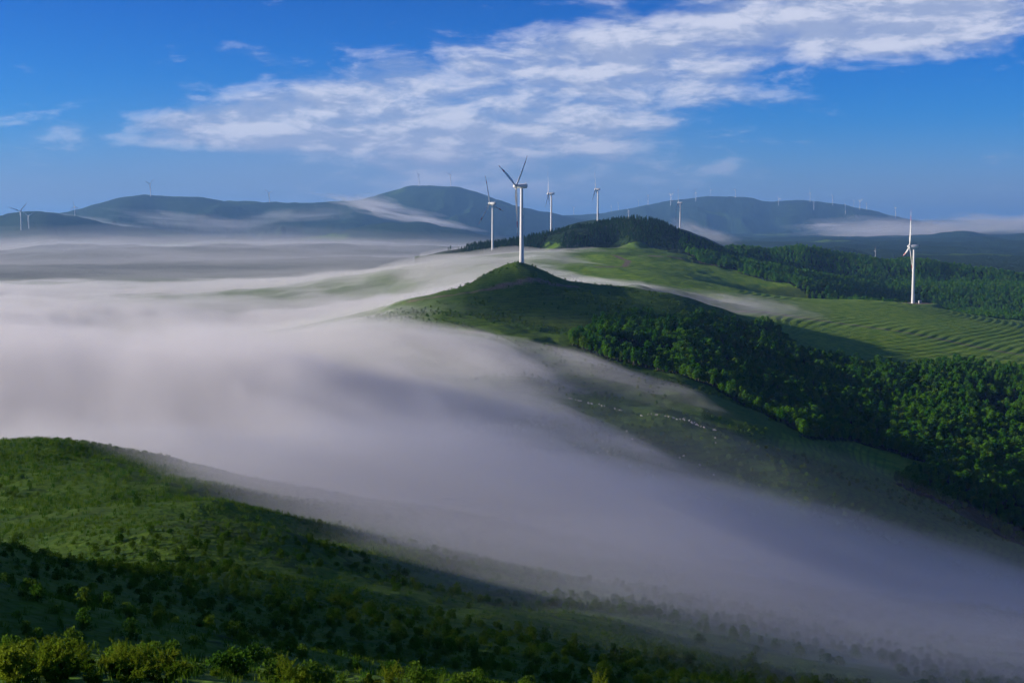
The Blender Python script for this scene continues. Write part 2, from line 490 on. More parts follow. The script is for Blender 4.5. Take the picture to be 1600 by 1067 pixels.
def ground_mat():
    m, N = new_mat('hill_ground')
    o = N.n('ShaderNodeOutputMaterial')
    b = N.n('ShaderNodeBsdfPrincipled')
    N.link(b.outputs[0], o.inputs[0])
    g = N.n('ShaderNodeNewGeometry')
    P = g.outputs['Position']
    at = N.n('ShaderNodeAttribute', attribute_name='cover')
    sepc = N.n('ShaderNodeSeparateColor')
    N.link(at.outputs['Color'], sepc.inputs[0])
    forest, field, track = sepc.outputs
    sp = N.n('ShaderNodeSeparateXYZ')
    N.link(P, sp.inputs[0])
    nb = N.noise(P, 0.012, 3, 0.6)
    nm = N.noise(P, 0.09, 3, 0.65)
    nf = N.noise(P, 0.7, 4, 0.7)
    grass = N.mix(N.ss(nm, 0.3, 0.7), (0.045, 0.125, 0.010, 1), (0.115, 0.21, 0.018, 1))
    grass = N.mix(N.ss(nf, 0.35, 0.75), grass, (0.13, 0.21, 0.022, 1), 'MIX')
    grass = N.mix(N.m('MULTIPLY', N.ss(nf, 0.45, 0.25), 0.7), grass, (0.02, 0.045, 0.012, 1))
    grass = N.mix(N.m('MULTIPLY', N.ss(nb, 0.5, 0.75), 0.25), grass, (0.13, 0.115, 0.05, 1))
    # cattle steps: fine darker lines that follow the contours of the steep turf
    cz = N.m('ADD', N.m('MULTIPLY', sp.outputs[2], 0.62), N.m('MULTIPLY', nm, 1.6))
    cz = N.m('FRACT', cz)
    step_line = N.m('MULTIPLY', N.ss(cz, 0.55, 0.95), N.ss(nb, 0.36, 0.55))
    grass = N.mix(N.m('MULTIPLY', step_line, 0.45), grass, (0.03, 0.05, 0.014, 1))
    fld = N.mix(N.ss(nm, 0.3, 0.7), (0.11, 0.235, 0.018, 1), (0.23, 0.34, 0.03, 1))
    fld = N.mix(N.m('MULTIPLY', N.ss(nf, 0.5, 0.75), 0.6), fld, (0.05, 0.10, 0.02, 1))
    # steep faces of the terraces show soil and weeds
    sn = N.n('ShaderNodeSeparateXYZ')
    N.link(g.outputs['Normal'], sn.inputs[0])
    steep = N.ss(sn.outputs[2], 0.97, 0.90)
    fld = N.mix(N.m('MULTIPLY', steep, 0.7), fld, (0.06, 0.085, 0.022, 1))
    vor = N.n('ShaderNodeTexVoronoi')
    vor.inputs['Scale'].default_value = 0.14
    N.link(P, vor.inputs['Vector'])
    wood = N.mix(N.ss(vor.outputs['Distance'], 0.1, 0.8), (0.024, 0.058, 0.012, 1), (0.008, 0.024, 0.008, 1))
    vor2 = N.n('ShaderNodeTexVoronoi')
    vor2.inputs['Scale'].default_value = 0.035
    N.link(P, vor2.inputs['Vector'])
    wood = N.mix(N.m('MULTIPLY', N.ss(vor2.outputs['Distance'], 0.2, 0.75), 0.6), wood, (0.010, 0.028, 0.009, 1))
    wood = N.mix(N.ss(nb, 0.45, 0.75), wood, (0.03, 0.062, 0.014, 1))
    wood = N.mix(N.m('MULTIPLY', N.ss(N.noise(P, 0.0035, 3, 0.6), 0.42, 0.62), 0.6), wood, (0.012, 0.032, 0.011, 1))
    soil = N.mix(N.ss(nf, 0.3, 0.7), (0.16, 0.11, 0.07, 1), (0.30, 0.24, 0.16, 1))
    c = N.mix(field, grass, fld)
    c = N.mix(forest, c, wood)
    c = N.mix(track, c, soil)
    N.link(c, b.inputs['Base Color'])
    b.inputs['Roughness'].default_value = 0.95
    b.inputs['Specular IOR Level'].default_value = 0.1
    bp = N.n('ShaderNodeBump')
    bp.inputs['Strength'].default_value = 0.9
    bp.inputs['Distance'].default_value = 0.5
    h1 = N.m('MULTIPLY', N.noise(P, 0.5, 3, 0.7), 1.5)
    h2 = N.m('ADD', N.m('MULTIPLY', vor.outputs['Distance'], -9.0), N.m('MULTIPLY', vor2.outputs['Distance'], -12.0))
    hh = N.m('ADD', h1, N.m('MULTIPLY', h2, forest))
    N.link(hh, bp.inputs['Height'])
    N.link(bp.outputs[0], b.inputs['Normal'])
    return m


M_ground = ground_mat()


# ------------------------------------------------------------------ terrain meshes (rings round the viewpoint, one continuous sheet)
def pline(pts):
    return np.array([[p[0], p[1]] for p in pts], float)


def seg_dist(x, y, pl):
    best = np.full(x.shape, 1e9)
    for a, b in zip(pl[:-1], pl[1:]):
        ab = b - a
        t = np.clip(((x - a[0]) * ab[0] + (y - a[1]) * ab[1]) / (ab @ ab), 0, 1)
        best = np.minimum(best, np.hypot(x - a[0] - t * ab[0], y - a[1] - t * ab[1]))
    return best


tracks = [
    (pline([V(960, 480, 1350), V(1200, 478, 1480), V(1240, 483, 1470), V(1330, 498, 1440), V(1450, 520, 1390), V(1560, 545, 1340), V(1700, 570, 1300)]), 3.0),
    (pline([V(640, 482, 1245), V(720, 466, 1240), V(800, 455, 1245), V(900, 452, 1270)]), 2.6),
    (pline([V(930, 419, 1800), V(975, 410, 1850), V(982, 400, 1940), V(960, 395, 1990)]), 3.5),
    (pline([V(1000, 398, 2010), V(1060, 404, 2020), V(1120, 410, 2020)]), 2.6),
]


def in_poly(u, v, poly):
    inside = np.zeros(u.shape, bool)
    n = len(poly)
    j = n - 1
    for i in range(n):
        xi, yi = poly[i]; xj, yj = poly[j]
        c = ((yi > v) != (yj > v)) & (u < (xj - xi) * (v - yi) / (yj - yi + 1e-9) + xi)
        inside ^= c
        j = i
    return inside


# wooded ground of the middle hills, outlined in plan by (u, depth)
wood_mid = [(905, 1010), (940, 1130), (1000, 1190), (1080, 1200), (1120, 1270), (1180, 1240), (1230, 1150), (1330, 1180), (1420, 1190), (1480, 1215), (1560, 1180), (1700, 1160), (1900, 1150),
            (1900, 650), (1620, 690), (1520, 735), (1420, 765), (1480, 850), (1400, 875), (1330, 860), (1270, 810), (1180, 835), (1100, 905), (1000, 955), (930, 985)]
wood_back = [(1090, 2010), (1130, 1950), (1200, 1900), (1260, 1850), (1330, 1800), (1480, 1790), (1600, 1790), (1900, 1790), (1900, 2800), (1050, 2800), (1060, 2200)]
wood_hill = [(640, 2250), (760, 2180), (880, 2160), (960, 2180), (1040, 2160), (1130, 2150), (1200, 2300), (1150, 2600), (640, 2600)]


def cover(x, y, z):
    u = 800 + (FPX * math.cos(PITCH)) * x / np.maximum(y, 1)
    r = np.hypot(x, y)
    jit = fbm(x / 60.0, y / 60.0, 3, 5)
    uu = u + jit * 60
    dd = y * (1 + jit * 0.06)
    f = (in_poly(uu, dd, wood_mid) | in_poly(uu, dd, wood_back) | in_poly(uu, dd, wood_hill)).astype(float)
    far = sstep(r, 2500, 3000)
    f = np.maximum(f, far * sstep(fbm(x / 500.0, y / 500.0, 3, 15), -0.50, -0.36))
    vv = 533.5 - FPX * (y * math.sin(PITCH) + z * math.cos(PITCH)) / np.maximum(y * math.cos(PITCH) - z * math.sin(PITCH), 1)
    fld = terrace_mask(u, vv, y)
    fld = np.maximum(fld, (sstep(u, 880, 930) * sstep(u, 1300, 1250) * sstep(y, 1500, 1560) * sstep(y, 2020, 1980)))
    fld = np.maximum(fld, sstep(u, 1120, 1200) * sstep(y, 1180, 1240) * sstep(y, 1780, 1740) * (r < 1900))
    tr = np.zeros(x.shape)
    mk = (r > 1000) & (r < 2300)
    if mk.any():
        for pl, wd in tracks:
            tr[mk] = np.maximum(tr[mk], sstep(seg_dist(x[mk], y[mk], pl), wd * 1.5, wd * 0.7))
    pxx, pyy, _ = px(1415, 474, 1745)
    tr = np.maximum(tr, sstep(np.hypot((x - pxx) / 34, (y - pyy) / 24), 1.05, 0.85))
    sx, sy, _ = px(745, 432, 1290)
    tr = np.maximum(tr, 0.8 * sstep(np.hypot((x - sx) / 9, (y - sy) / 12), 1.0, 0.6))
    sx, sy, _ = px(735, 517, 1015)
    tr = np.maximum(tr, 0.55 * sstep(np.hypot((x - sx) / 16, (y - sy) / 9), 1.1, 0.6))
    return f, fld, tr


def ring_mesh(name, radii, angs, close=False):
    A, Rr = np.meshgrid(angs, radii)
    X, Y = Rr * np.sin(A), Rr * np.cos(A)
    Zz = land(X, Y)
    nr, na = X.shape
    co = np.stack([X, Y, Zz], -1).reshape(-1, 3)
    i, j = np.meshgrid(np.arange(nr - 1), np.arange(na - 1), indexing='ij')
    a = (i * na + j).ravel()
    quads = np.stack([a, a + 1, a + na + 1, a + na], -1)
    if close:
        i2 = np.arange(nr - 1)
        quads = np.concatenate([quads, np.stack([i2 * na + na - 1, i2 * na, (i2 + 1) * na, (i2 + 1) * na + na - 1], -1)])
    quads = quads[:, ::-1]
    me = np_mesh(name, co, quads)
    f, g, t = cover(X, Y, Zz)
    ca = me.color_attributes.new('cover', 'FLOAT_COLOR', 'POINT')
    rgba = np.stack([f, g, t, np.ones_like(f)], -1).reshape(-1)
    ca.data.foreach_set('color', rgba.astype(np.float32))
    me.materials.append(M_ground)
    o = bpy.data.objects.new(name, me)
    col.objects.link(o)
    return o


def np_mesh(name, co, faces, smooth=True):
    me = bpy.data.meshes.new(name)
    faces = np.asarray(faces)
    n, k = faces.shape
    me.vertices.add(len(co))
    me.vertices.foreach_set('co', np.asarray(co, np.float32).ravel())
    me.loops.add(n * k)
    me.loops.foreach_set('vertex_index', faces.astype(np.int32).ravel())
    me.polygons.add(n)
    me.polygons.foreach_set('loop_start', np.arange(0, n * k, k, dtype=np.int32))
    me.polygons.foreach_set('loop_total', np.full(n, k, np.int32))
    me.polygons.foreach_set('use_smooth', np.full(n, smooth))
    me.update(calc_edges=True)
    return me


def tag(o, label=None, cat=None, group=None, kind=None):
    if label: o['label'] = label
    if cat: o['category'] = cat
    if group: o['group'] = group
    if kind: o['kind'] = kind
    return o


fov = R(25)
angs = np.concatenate([np.linspace(-math.pi, -fov, 70)[:-1], np.linspace(-fov, fov, 700), np.linspace(fov, math.pi, 70)[1:-1]])
r_near = np.concatenate([[0.5], np.geomspace(4, 430, 300)])
r_mid = np.concatenate([np.arange(430, 1150, 5.5), np.arange(1150, 2000, 4.0), np.arange(2000, 2640, 8.0)])
r_far = np.geomspace(r_mid[-1], 46000, 240)
r_near[-1] = r_mid[0]
tag(ring_mesh('foreground_hill', r_near, angs, True), 'shrubby green hillside sloping away below the viewpoint', 'hill', kind='structure')
tag(ring_mesh('middle_hills', r_mid, angs, True), 'green hills with a grassy spur, terraces and woods beyond the fog', 'hills', kind='structure')
tag(ring_mesh('far_mountains', r_far, angs, True), 'blue wooded mountains along the horizon', 'mountains', kind='structure')

# ================================================================== OBJECTS
# ================================================================== OBJECTS
def link_obj(name, me, parent=None, mat=None):
    if mat is not None:
        me.materials.clear(); me.materials.append(mat)
    o = bpy.data.objects.new(name, me)
    col.objects.link(o)
    if parent is not None:
        o.parent = parent
    return o


def empty(name, loc, rz=0.0, scale=1.0):
    o = bpy.data.objects.new(name, None)
    o.empty_display_size = 0.5
    col.objects.link(o)
    o.location = loc; o.rotation_euler = (0, 0, rz); o.scale = (scale,) * 3
    return o


def copy_tree(o, parent=None):
    c = o.copy(); col.objects.link(c)
    if parent is not None:
        c.parent = parent
        c.matrix_parent_inverse = o.matrix_parent_inverse.copy()
    for ch in o.children:
        copy_tree(ch, c)
    return c


def lathe(prof, seg=24, axis='Z'):
    """profile of (radius, height) turned round an axis -> mesh arrays"""
    co, fa = [], []
    n = len(prof)
    for i in range(seg):
        a = 2 * math.pi * i / seg
        for r, h in prof:
            p = (r * math.cos(a), r * math.sin(a), h)
            if axis == 'X': p = (h, r * math.cos(a), r * math.sin(a))
            co.append(p)
    for i in range(seg):
        j = (i + 1) % seg
        for k in range(n - 1):
            fa.append((i * n + k, j * n + k, j * n + k + 1, i * n + k + 1))
    fa.append(tuple(i * n for i in range(seg))[::-1])
    fa.append(tuple(i * n + n - 1 for i in range(seg)))
    return co, fa


def mk_mesh(name, co, fa, smooth=True):
    me = bpy.data.meshes.new(name)
    me.from_pydata(co, [], fa)
    bm = bmesh.new(); bm.from_mesh(me)
    bmesh.ops.recalc_face_normals(bm, faces=bm.faces)
    bm.to_mesh(me); bm.free()
    if smooth:
        for p in me.polygons: p.use_smooth = True
        me.set_sharp_from_angle(angle=R(40))
    return me


# ------------------------------------------------------------------ wind turbines
M_white = simple_mat('turbine_white', (0.72, 0.73, 0.72), 0.38, 0.05, 0.12, 0.4)
M_red = simple_mat('turbine_red', (0.50, 0.035, 0.03), 0.45, 0.1, 0.5, 0.4)
M_door = simple_mat('door_grey', (0.25, 0.27, 0.28), 0.5, 0.1, 1.0)


def tower_mesh(h):
    prof = [(2.6, 0), (2.6, 0.35), (2.12, 0.4)]
    for t in (0.33, 0.66):
        r = 2.12 + (1.3 - 2.12) * t
        prof += [(r, h * t - 0.15), (r + 0.05, h * t - 0.1), (r + 0.05, h * t + 0.1), (r, h * t + 0.15)]
    prof += [(1.3, h - 0.3), (1.42, h - 0.25), (1.42, h)]
    return mk_mesh('tower', *lathe(prof, 28))


def door_mesh():
    co, fa = [], []
    for s, (w, z0, z1, y) in enumerate(((0.5, 0.9, 3.0, -2.22), (0.5, 0.9, 3.0, -1.95))):
        co += [(-w, y, z0), (w, y, z0), (w, y, z1 - 0.3), (w - 0.3, y, z1), (-w + 0.3, y, z1), (-w, y, z1 - 0.3)]
    fa = [tuple(range(6)), tuple(range(11, 5, -1))] + [(i, (i + 1) % 6, 6 + (i + 1) % 6, 6 + i) for i in range(6)]
    return mk_mesh('door', co, fa, False)


def nacelle_mesh():
    # long rounded housing along +X (rotor side), tower axis at x = 0
    secs = [(-5.4, 0.9, 1.2, 0.3), (-5.0, 1.5, 1.75, 0.15), (-3.8, 1.9, 2.05, 0.0), (-1.0, 2.0, 2.15, 0.0), (2.2, 1.9, 2.0, 0), (3.6, 1.7, 1.75, 0), (4.2, 1.5, 1.5, 0)]
    co, fa = [], []
    seg = 20
    for x, w, h, zo in secs:
        for i in range(seg):
            a = 2 * math.pi * i / seg
            c, s = math.cos(a), math.sin(a)
            e = 0.55
            co.append((x, w * math.copysign(abs(c) ** e, c), 1.7 + zo + h * math.copysign(abs(s) ** e, s)))
    for k in range(len(secs) - 1):
        for i in range(seg):
            j = (i + 1) % seg
            fa.append((k * seg + i, k * seg + j, (k + 1) * seg + j, (k + 1) * seg + i))
    fa += [tuple(range(seg))[::-1], tuple((len(secs) - 1) * seg + i for i in range(seg))]
    # wind vane mast
    b = len(co)
    for (x0, x1) in ((-4.5, -4.3), (-3.5, -3.3)):
        b = len(co)
        co += [(x0, -.1, 3.6), (x1, -.1, 3.6), (x1, .1, 3.6), (x0, .1, 3.6), (x0, -.1, 5.2), (x1, -.1, 5.2), (x1, .1, 5.2), (x0, .1, 5.2)]
        fa += [(b, b + 1, b + 5, b + 4), (b + 1, b + 2, b + 6, b + 5), (b + 2, b + 3, b + 7, b + 6), (b + 3, b, b + 4, b + 7), (b + 4, b + 5, b + 6, b + 7)]
    return mk_mesh('nacelle', co, fa)


def hub_mesh():
    prof = [(1.45, -0.2), (1.75, 0.2), (1.9, 1.2), (1.85, 2.2), (1.55, 3.1), (1.0, 3.8), (0.4, 4.1), (0.05, 4.15)]
    return mk_mesh('hub', *lathe(prof, 22, 'X'))


def blade_mesh(L=46.5):
    # root at origin, runs up +Z, chord along Y, thickness along X
    secs = []
    for t in (0, 0.03, 0.08, 0.14, 0.2, 0.3, 0.4, 0.5, 0.6, 0.7, 0.76, 0.82, 0.88, 0.93, 0.97, 1.0):
        if t < 0.05:
            ch, th = 1.9, 1.9
        else:
            ch = 1.9 + 1.5 * float(sstep(np.float64(t), 0.03, 0.2)) if t < 0.2 else 3.4 * (1 - (t - 0.2) / 0.8) ** 0.85 + 0.35
            th = max(0.12, 1.9 * (1 - t) ** 2.2 * 0.75 + 0.10)
        tw = R(16) * (1 - t) ** 1.5
        secs.append((t * L, ch * 1.2, th * 1.25, tw, 0.9 * t * t))
    co, fa = [], []
    seg = 14
    for z, ch, th, tw, pre in secs:
        for i in range(seg):
            a = 2 * math.pi * i / seg
            yy = math.cos(a) * ch / 2 - (ch - 1.9) * 0.22
            xx = math.sin(a) * th / 2 * (0.55 + 0.45 * math.cos(a * 1.0) if z > 3 else 1)
            co.append((xx * math.cos(tw) - yy * math.sin(tw) + pre * 1.2, xx * math.sin(tw) + yy * math.cos(tw), z))
    for k in range(len(secs) - 1):
        for i in range(seg):
            j = (i + 1) % seg
            fa.append((k * seg + i, k * seg + j, (k + 1) * seg + j, (k + 1) * seg + i))
    fa += [tuple(range(seg))[::-1], tuple((len(secs) - 1) * seg + i for i in range(seg))]
    me = mk_mesh('blade', co, fa)
    me.materials.append(M_white); me.materials.append(M_red)
    for p in me.polygons:
        t = p.center.z / L
        if 0.70 < t < 0.82 or t > 0.93:
            p.material_index = 1
    return me


ME_nac, ME_hub, ME_blade, ME_door = nacelle_mesh(), hub_mesh(), blade_mesh(), door_mesh()
ME_tower70 = tower_mesh(68.0)
for m_ in (ME_nac, ME_hub, ME_tower70): m_.materials.append(M_white)
ME_door.materials.append(M_door)


def turbine(loc, yaw, theta, scale=1.0, tower_h=None, name='wind_turbine'):
    """yaw: direction of the rotor axis in plan; theta: turn of the rotor"""
    root = empty(name, loc, yaw, scale)
    if tower_h is None:
        th, tm = 68.0, ME_tower70
    else:
        th = tower_h / scale
        tm = tower_mesh(th); tm.materials.append(M_white)
    tw = link_obj('tower', tm, root)
    dr = link_obj('door', ME_door, tw)
    nc = link_obj('nacelle', ME_nac, root); nc.location = (0, 0, th)
    hb = link_obj('hub', ME_hub, root); hb.location = (4.2, 0, th + 1.7)
    for k in range(3):
        b = link_obj('blade', ME_blade, hb)
        b.location = (1.3, 0, 0)
        b.rotation_euler = (theta + k * 2 * math.pi / 3, 0, 0)
    return root


def find_ground(u, v, d0, d1):
    """point of the land on pixel column u whose picture row is closest to v"""
    ys = np.linspace(d0, d1, 300)
    xs = (u - 800) / (FPX * math.cos(PITCH)) * ys
    zs = land(xs, ys)
    vs = np.array([to_px(a, b, c)[1] for a, b, c in zip(xs, ys, zs)])
    seen = vs <= np.minimum.accumulate(vs) + 0.3
    i = int(np.argmin(np.abs(vs - v) + np.where(seen, 0, 1e3)))
    return float(xs[i]), float(ys[i]), float(zs[i])


# big ones: u, base row, hub row, depth, yaw (deg, 180 = rotor to the left), rotor turn (deg), scale, label
YAW = 161.0
big = [
    (815, 418, 291, 1302, 161, 51.5, 1.0, 'large wind turbine on the bare knoll rising out of the fog'),
    (770, 386, 318, 2240, 150, -15, 0.97, 'white wind turbine behind the knoll, its tower foot just above the fog bank'),
    (861, 364, 303, 2420, 173, 0, 0.97, 'slim wind turbine with one blade straight up, standing right of the knoll turbine'),
    (933, 343, 296, 3190, 165, -8, 0.97, 'wind turbine on the rounded green top left of the wooded peak'),
    (1061, 358, 317, 3190, 162, -6, 0.80, 'wind turbine rising behind the right shoulder of the wooded peak'),
    (1425, 474, 385, 1748, 173, -14, 1.0, 'sunlit wind turbine with red blade bands on the gravel pad above the terraces'),
]
for (u, vb, vh, d, yw, th, s, lab) in big:
    x = (u - 800) / (FPX * math.cos(PITCH)) * d
    g = H(x, d)
    zh = zat(vh, d) - 1.7 * s
    print('TURBINE', u, 'ground row', round(to_px(x, d, g)[1]), 'tower', round(zh - g, 1))
    t = turbine((x, d, g - 0.15), R(yw), R(th), s, max(zh - g + 0.15, 45.0))
    tag(t, lab, 'wind turbine', 'wind turbines of the near hills')

# small ones on the far ridges: u, base row, hub-to-base px, depth range, label or None
far_t = [
    (38, 360, 30, 6450, 9010, 'dark wind turbine with raised blade at the far left edge of the hills'), (50, 358, 21, 6450, 9010, 'smaller wind turbine just behind the leftmost one'),
    (122, 338, 15, 7500, 10200, 'small wind turbine low on the left slope of the long mountain'),
    (240, 307, 19, 9450, 12580, 'wind turbine on top of the long fog-veiled mountain'), (424, 317, 15, 9450, 12580, 'wind turbine on the flat crest of the fog-veiled mountain'),
    (563, 316, 8, 9900, 12580, 'tiny wind turbine half hidden where cloud spills over the mountain'),
    (656, 291, 17, 11100, 14110, 'first of two wind turbines on the dome-shaped mountain'), (705, 289, 18, 11100, 14110, 'second of two wind turbines on the dome-shaped mountain'),
    (981, 341, 13, 2290, 2400, 'small wind turbine peeping over the tip of the wooded peak'),
    (896, 334, 11, 13500, 17000, None), (954, 328, 9, 13500, 17000, None), (965, 326, 11, 13500, 17000, None), (996, 322, 9, 13500, 17000, None), (1011, 320, 14, 13500, 17000, None), (1046, 321, 15, 12750, 17000, None),
    (1085, 315, 14, 12750, 16660, None), (1108, 306, 10, 13500, 17000, None), (1146, 309, 12, 13500, 17000, None), (1213, 321, 10, 12750, 16660, None),
    (1262, 316, 14, 13500, 17000, None), (1268, 328, 13, 12000, 16150, None), (1297, 321, 14, 13500, 17000, None), (1317, 335, 15, 12000, 15810, None), (1330, 323, 10, 13500, 17000, None), (1339, 328, 13, 12750, 17000, None), (1350, 328, 10, 12750, 17000, None), (1395, 341, 16, 12000, 17000, None),
    (1365, 412, 10, 4200, 4700, 'pale wind turbine in the dip behind the dark wooded ridge'),
]
first_far = None
n_crest = 0
ORD = 'first second third fourth fifth sixth seventh eighth ninth tenth eleventh twelfth thirteenth fourteenth fifteenth sixteenth seventeenth eighteenth nineteenth'.split()
for i, (u, vb, hp, d0, d1, lab) in enumerate(far_t):
    x, y, z = find_ground(u, vb, d0, d1)
    s = min(1.6, hp / FPX * y / 69.7)
    yw = R(random.choice((150, 165, 140, 20, 170)) + random.uniform(-8, 8))
    th = R(random.uniform(0, 120))
    if first_far is None:
        first_far = t = turbine((x, y, z - 0.3), yw, th, s)
    else:
        t = copy_tree(first_far)
        t.location = (x, y, z - 0.3); t.rotation_euler = (0, 0, yw); t.scale = (s,) * 3
        hb = [c for c in t.children if c.name.startswith('hub')][0]
        for k, b in enumerate(hb.children):
            b.rotation_euler = (th + k * 2 * math.pi / 3, 0, 0)
    if lab is None:
        n_crest += 1
        lab = '%s tiny white wind turbine, counted from the left, along the broad mountain at right' % ORD[n_crest - 1]
    tag(t, lab, 'wind turbine', 'wind turbines on the far mountains')

# transformer cabinet and gravel beside the sunlit turbine
def cabinet(loc):
    root = empty('transformer_cabinet', loc, R(12))
    def bx(x0, x1, y0, y1, z0, z1, name, mat, par=root):
        co = [(x, y, z) for z in (z0, z1) for x, y in ((x0, y0), (x1, y0), (x1, y1), (x0, y1))]
        me = mk_mesh(name, co, [(0, 1, 2, 3), (4, 5, 6, 7), (0, 1, 5, 4), (1, 2, 6, 5), (2, 3, 7, 6), (3, 0, 4, 7)], False)
        bm = bmesh.new(); bm.from_mesh(me); bmesh.ops.bevel(bm, geom=bm.edges, offset=0.06, segments=1, affect='EDGES'); bm.to_mesh(me); bm.free()
        return link_obj(name, me, par, mat)
    conc = simple_mat('cabinet_plinth', (0.33, 0.31, 0.28), 0.9, 0.15, 2.0)
    bx(-2.1, 2.1, -1.5, 1.5, -0.3, 0.3, 'plinth', conc)
    body = bx(-1.9, 1.9, -1.3, 1.3, 0.3, 3.0, 'body', M_white)
    bx(-2.1, 2.1, -1.5, 1.5, 3.0, 3.3, 'roof', M_white)
    for xx in (-0.95, 0.95):
        bx(xx - 0.8, xx + 0.8, -1.36, -1.29, 0.5, 2.8, 'door', M_door)
    tag(root, 'small white transformer cabinet at the foot of the sunlit turbine', 'cabinet')


cx = (1436 - 800) / (FPX * math.cos(PITCH)) * 1746
cabinet((cx, 1746, H(cx, 1746) + 0.05))

# ------------------------------------------------------------------ plants
M_bark = simple_mat('bark', (0.22, 0.20, 0.17), 0.9, 0.3, 2.0, 0.1)
M_twig = simple_mat('twig', (0.09, 0.06, 0.04), 0.9, 0.2, 6.0, 0.1)
M_leaf_a = leaf_mat('leaf_broad', (0.035, 0.16, 0.010), (0.12, 0.28, 0.018))
M_leaf_y = leaf_mat('leaf_pale', (0.06, 0.16, 0.012), (0.15, 0.26, 0.022))
M_leaf_c = leaf_mat('leaf_conifer', (0.012, 0.045, 0.012), (0.03, 0.085, 0.016), 0.15)
M_leaf_s = leaf_mat('leaf_shrub', (0.045, 0.13, 0.013), (0.13, 0.215, 0.022))
M_leaf_b = leaf_mat('leaf_bush', (0.085, 0.17, 0.010), (0.22, 0.29, 0.022), 0.45)
M_grass = leaf_mat('grass_blade', (0.045, 0.14, 0.010), (0.16, 0.25, 0.022), 0.3)


def leaf_quads(pos, nrm, size, seed, jitter=0.9, aspect=1.0):
    g = np.random.default_rng(seed)
    n = len(pos)
    nn = nrm + g.normal(0, jitter, (n, 3)); nn /= np.linalg.norm(nn, axis=1, keepdims=True) + 1e-9
    t = np.cross(nn, g.normal(0, 1, (n, 3))); t /= np.linalg.norm(t, axis=1, keepdims=True) + 1e-9
    b = np.cross(nn, t)
    s = size[:, None]
    co = np.stack([pos - t * s, pos - b * s * 0.62 * aspect + nn * s * 0.15, pos + t * s, pos + b * s * 0.62 * aspect + nn * s * 0.15], 1).reshape(-1, 3)
    fa = np.arange(4 * n).reshape(n, 4)
    return co, fa


def crown_mesh(name, seed, h, r, base, lobes, leaves, lsize, mat, cone=False):
    g = np.random.default_rng(seed)
    pos, nrm = [], []
    if cone:
        t = g.random(leaves) ** 0.75
        a = g.random(leaves) * 2 * np.pi
        lay = 0.78 + 0.22 * np.sin(t * 40 + 3 * np.sin(a * 3 + seed))
        rr = r * (1 - t) * lay * (0.65 + 0.45 * g.random(leaves)) + 0.1
        pos = np.stack([rr * np.cos(a), rr * np.sin(a), base + t * (h - base)], -1)
        nrm = np.stack([np.cos(a), np.sin(a), 0.5 + 0 * a], -1)
    else:
        lc = []
        for k in range(lobes):
            t = (k + 0.5) / lobes
            a = k * 2.4 + g.random() * 1.2
            prof = math.sin(math.pi * (0.12 + 0.80 * t)) ** 0.8
            rad = r * 0.62 * prof * (0.4 + 0.6 * g.random())
            lc.append((rad * math.cos(a), rad * math.sin(a), base + (h - base) * (0.08 + 0.84 * t), r * (0.34 + 0.26 * g.random()) * (0.65 + 0.5 * prof)))
        lc = np.array(lc)
        w = lc[:, 3] ** 2; w /= w.sum()
        k = g.choice(lobes, leaves, p=w)
        d = g.normal(0, 1, (leaves, 3)); d[:, 2] += 0.25; d /= np.linalg.norm(d, axis=1, keepdims=True)
        pos = lc[k, :3] + d * (lc[k, 3] * (0.72 + 0.4 * g.random(leaves)))[:, None] * np.array([1, 1, 0.92])
        nrm = d
    co, fa = leaf_quads(pos, nrm, lsize * (0.6 + 0.8 * g.random(leaves)), seed + 1)
    me = np_mesh(name, co, fa, False)
    me.materials.append(mat)
    return me


def trunk_mesh(name, seed, h, r0, limbs=5, mat=None):
    g = random.Random(seed)
    co, fa = [], []
    def tube(p0, p1, ra, rb, seg=6, bend=0.0):
        b = len(co)
        p0, p1 = Vector(p0), Vector(p1)
        ax = (p1 - p0).normalized()
        e1 = ax.orthogonal().normalized(); e2 = ax.cross(e1)
        mid = (p0 + p1) / 2 + e1 * bend
        for c, rr in ((p0, ra), (mid, (ra + rb) / 2), (p1, rb)):
            for i in range(seg):
                a = 2 * math.pi * i / seg
                co.append(tuple(c + (e1 * math.cos(a) + e2 * math.sin(a)) * rr))
        for k in range(2):
            for i in range(seg):
                j = (i + 1) % seg
                fa.append((b + k * seg + i, b + k * seg + j, b + (k + 1) * seg + j, b + (k + 1) * seg + i))
    top = (g.uniform(-.3, .3), g.uniform(-.3, .3), h)
    tube((0, 0, -0.4), top, r0, r0 * 0.25, 7, g.uniform(-.15, .15))
    for k in range(limbs):
        t = 0.35 + 0.55 * k / max(1, limbs - 1)
        a = g.uniform(0, 6.28)
        l = h * 0.28 * (1.2 - t)
        st = Vector((top[0] * t, top[1] * t, h * t))
        tube(st, st + Vector((math.cos(a) * l, math.sin(a) * l, l * 0.8)), r0 * 0.4 * (1.1 - t), r0 * 0.1, 5, 0.1)
    me = mk_mesh(name, co, fa)
    me.materials.append(mat or M_bark)
    return me


def visible(x, y, z):
    """is a point of the land seen from the camera (array)"""
    ok = np.ones(len(x), bool)
    for t in np.linspace(0.08, 0.97, 26):
        ok &= land_fast(x * t, y * t) < z * t + 1.0
    return ok


# quick lookup grid of the land for scatter work
_ga = np.linspace(R(-40), R(40), 520)
_gr = np.geomspace(8, 3000, 460)
_A, _R = np.meshgrid(_ga, _gr)
_GZ = land(_R * np.sin(_A), _R * np.cos(_A))


